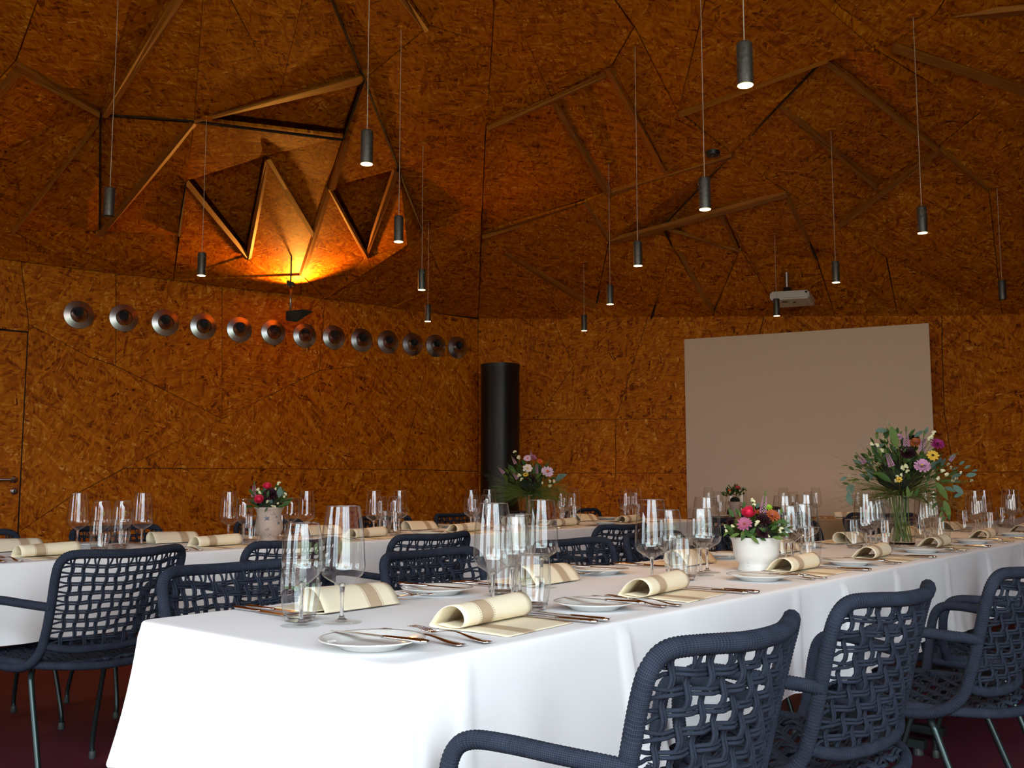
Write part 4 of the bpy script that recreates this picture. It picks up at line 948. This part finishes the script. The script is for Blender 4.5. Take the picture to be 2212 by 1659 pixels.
for q in [(1963,1075,1960,1050),(1975,1075,1985,1055),(2003,1055,2000,1040),(2010,1054,2022,1052),(1972,1060,1966,1072),(2020,1040,2050,1080),(1925,920,1938,970),(1890,1020,1928,1040),(2040,1080,2052,1120),(2030,1095,2045,1105),(2025,1085,2012,1098),(2036,1104,2030,1118),(2048,1110,2052,1124),(2042,1115,2034,1128),(1970,1002,1958,990),(1966,995,1975,985)]: B1.leaf(B1.r.choice(['leaf', 'leaf2', 'leaf']), *q, .10)
for u, v in [(1920,912),(1923,923),(1914,951),(1908,947),(1884,999),(1890,1006),(1835,1029),(1840,1040),(2098,1038),(2054,1010),(2048,1003),(2058,1039),(2066,1034),(1898,1002)]: B1.bloom('seed', u, v, 4.5, .08)
B1.fill(250, ['leaf', 'leaf', 'leaf2', 'euca', 'leaf'], .235, .20, .125, .085, .026, .048)
B1.fill(120, ['leaf', 'leaf', 'leaf2'], .15, .13, .16, .12, .028, .05)
B1.fill(70, ['leaf', 'leaf2', 'leaf'], .16, .13, .05, .0, .024, .045, .03)
B1.grasses(200, .16, .36, 1, low=False, mt='olive'); B1.grasses(220, .15, .33, 1, low=True, mt='olive')
# 2. grassy bouquet on the second table
pg = P0+U*3.34+Wd*.38; pg.z = TZ; k_ = pg.y/2080; o_ = (pg.x/pg.y*2102+1106)
glass_vase(pg, 66*k_, 19*k_, 28*k_, 'glass vase with the grassy bouquet on the second table', 40*k_)
B2 = Bouquet('grassy bouquet with pale daisies in front of the black column', pg, 66*k_, 12); stems(B2, 14, 15*k_, 24*k_, 66*k_); B2.core(.075, .07)
du = o_-1145
for kd, u, v, r, dd in [('white',1139,1012,11,.12),('pale',1182,1019,14,.10),('pale',1139,990,9,.08),('mauve',1150,988,9,.05),('orange',1165,997,7,.05),('yellow',1135,1025,6,.11),('dark',1147,1035,11,.08),('dark',1128,1001,7,.05)]: B2.bloom(kd, u+du, v, r, dd)
for u, v, r in [(1112,977,5),(1119,988,6),(1121,1026,6),(1127,1036,5),(1186,1040,5),(1195,1040,5),(1187,1049,5),(1170,1043,4)]: B2.bloom('berry', u+du, v, r, .11)
for q in [(1113,1001,1103,983),(1088,1022,1073,1007),(1117,1034,1104,1018),(1158,1022,1160,995),(1147,985,1146,970),(1158,990,1150,986)]: B2.spike(q[0]+du, q[1], q[2]+du, q[3], .09)
for q in [(1200,1034,1224,1024),(1198,1038,1216,1032)]: B2.leaf('euca', q[0]+du, q[1], q[2]+du, q[3], .06)
B2.fill(130, ['leaf', 'leaf', 'leaf2', 'leaf'], .16, .14, .10, .09, .035, .065); B2.grasses(420, .16, .30, 1, low=True, mt='leaf2'); B2.grasses(150, .15, .36, 1, mt='leaf2', th=.0008)
# 3. weathered vase with pink roses
pr3 = atz(580, 1169, TZ); k_ = pr3.y/2080
t = thing('rustic_vase', 'weathered white vase with grey bird motifs, second table', 'vase', pr3)
prof = [(.0005, 0), (20*k_, 0), (20.5*k_, 3*k_), (18*k_, 7*k_), (18.5*k_, 10*k_), (26*k_, 17*k_), (30*k_, 27*k_), (28.5*k_, 38*k_), (25.5*k_, 50*k_), (26*k_, 60*k_), (29*k_, 68*k_), (32.5*k_, 72*k_), (31*k_, 72.5*k_), (26*k_, 66*k_), (24*k_, 58*k_)]
b = MB(); b.lathe(prof, 44); b.build('body', 'rustic', t, 'all')
def rad3(z):
    for (r_a, z_a), (r_b, z_b) in zip(prof[3:12], prof[4:12]):
        if z_a <= z <= z_b: return r_a+(r_b-r_a)*(z-z_a)/(z_b-z_a)
    return 26*k_
camaz = math.atan2(-pr3.y, -pr3.x)
for (du_, zz, sc) in ((-4, 49, 1.0), (19, 39, .75), (16, 52, .5)):
    b = MB(); bird = [(-7, 3), (-2, 1), (-4, 9), (0, 2), (5, 4), (3, -1), (6, -4), (0, -3), (-6, -5), (-3, -1)]; az = camaz+math.asin(max(-.95, min(.95, du_/27)))
    vs = []
    for x_, z_ in bird:
        z_m = (zz+z_*sc)*k_; rr_ = rad3(z_m)+.0008; a = az+x_*sc*k_/rr_; vs.append((rr_*cos(a), rr_*sin(a), z_m))
    i0 = b.add(vs); c0 = b.add([sum((V(q) for q in vs), V())/len(vs)*1.004])
    for j in range(len(vs)): b.face((i0+j, i0+(j+1) % len(vs), c0))
    b.build('bird_motif', 'birdblue', t, fixn=False)
B3 = Bouquet('small bouquet with two pink roses in the weathered vase', pr3, 68*k_, 13); B3.core(.062, .02)
for kd, u, v, r, dd in [('pink',577,1052,10.5,.03),('pink',560,1080,12,.06),('dark',585,1067,16,.05)]: B3.bloom(kd, u, v, r, dd)
for u, v, r in [(557,1057,5),(562,1064,5),(603,1045,6),(596,1056,4),(616,1068,5),(613,1073,4),(579,1084,5),(588,1094,4),(593,1095,4),(600,1087,3.5)]: B3.bloom('berry', u, v, r, .06)
B3.spike(548, 1072, 550, 1038, .03)
for q in [(602,1076,606,1050),(610,1072,609,1058)]: B3.leaf('euca', *q, .05)
for q in [(578,1096,572,1106),(560,1098,548,1090),(600,1096,618,1090),(610,1090,628,1082),(545,1086,536,1078),(548,1070,538,1056)]: B3.leaf('leaf', *q, .07)
B3.fill(110, ['leaf', 'leaf2', 'leaf', 'euca'], .085, .08, .055, .03, .028, .05)
# 4. white crackled bowl on the front table
pb4 = atz(1634, 1233, TZ); k_ = pb4.y/2080
t = thing('flower_bowl', 'white crackle-glazed footed bowl with flowers, front table', 'bowl', pb4)
b = MB(); b.lathe([(.0005, 0), (39*k_, 0), (39*k_, 5*k_), (36*k_, 13*k_), (36.5*k_, 17*k_), (43*k_, 24*k_), (47.5*k_, 36*k_), (48*k_, 50*k_), (50*k_, 62*k_), (55*k_, 71*k_), (53*k_, 72*k_), (47*k_, 63*k_), (44*k_, 52*k_)], 48); b.build('body', 'crackle', t, 'all')
B4 = Bouquet('low flower arrangement with one bright pink rose in the white bowl', pb4, 64*k_, 14); B4.core(.074, .012)
for kd, u, v, r, dd in [('pink',1618,1110,18,.05),('mauve',1608,1132,17,.09),('dark',1650,1122,17,.05),('dark',1647,1150,15,.08),('rust',1668,1114,17,.04),('lime',1660,1096,9,.02),('dark',1578,1127,10,.04),('rust',1640,1106,8,.02)]: B4.bloom(kd, u, v, r, dd, .7)
for u, v, r in [(1627,1084,6),(1629,1091,5),(1625,1079,4),(1636,1127,6),(1634,1134,5),(1688,1143,6),(1684,1148,5),(1566,1137,5),(1568,1147,5),(1583,1136,5),(1661,1158,4),(1609,1144,4)]: B4.bloom('berry', u, v, r, .08)
B4.spike(1648, 1106, 1654, 1058, .02)
for q in [(1620,1155,1640,1175),(1600,1160,1610,1142),(1615,1160,1632,1140),(1598,1152,1576,1160),(1660,1150,1640,1140),(1690,1150,1706,1158),(1668,1160,1692,1164),(1585,1118,1574,1098),(1594,1112,1590,1098),(1600,1118,1596,1104),(1690,1120,1700,1136),(1688,1112,1688,1096),(1606,1098,1608,1082),(1572,1150,1562,1158),(1612,1150,1600,1168),(1676,1130,1694,1124),(1665,1145,1680,1134),(1586,1150,1566,1132),(1640,1160,1655,1168)]: B4.leaf(B4.r.choice(['leaf', 'leaf2', 'leaf']), *q, .08)
for q in [(1634,1098,1640,1086),(1693,1140,1708,1150)]: B4.leaf('euca', *q, .05)
B4.fill(120, ['leaf', 'leaf', 'leaf2', 'leaf'], .09, .085, .045, .02, .026, .045)
# 5. small arrangement on the far table
p5 = CC+UC*.30+WC*.36; p5.z = TZ; k_ = p5.y/2080; u5 = p5.x/p5.y*2102+1106
t = thing('small_vase', 'small pale vase on the far table', 'vase', p5)
b = MB(); b.lathe([(.0005, 0), (.035, 0), (.045, .03), (.042, .08), (.055, .12), (.05, .12), (.04, .08)], 28); b.build('body', 'rustic', t, 'all')
B5 = Bouquet('small dark arrangement with a red rose before the projection screen', p5, .12, 15); B5.core(.04, .01)
B5.bloom('salmon', u5+4, 1054, 6, .05); B5.bloom('orange', u5-14, 1060, 4, .04)
for u, v in [(-12,1064),(-2,1066),(14,1066),(20,1062),(8,1060)]: B5.bloom('berry', u5+u, v, 3, .05)
B5.fill(90, ['leaf', 'olive', 'leaf'], .085, .06, .06, .05, .03, .05)
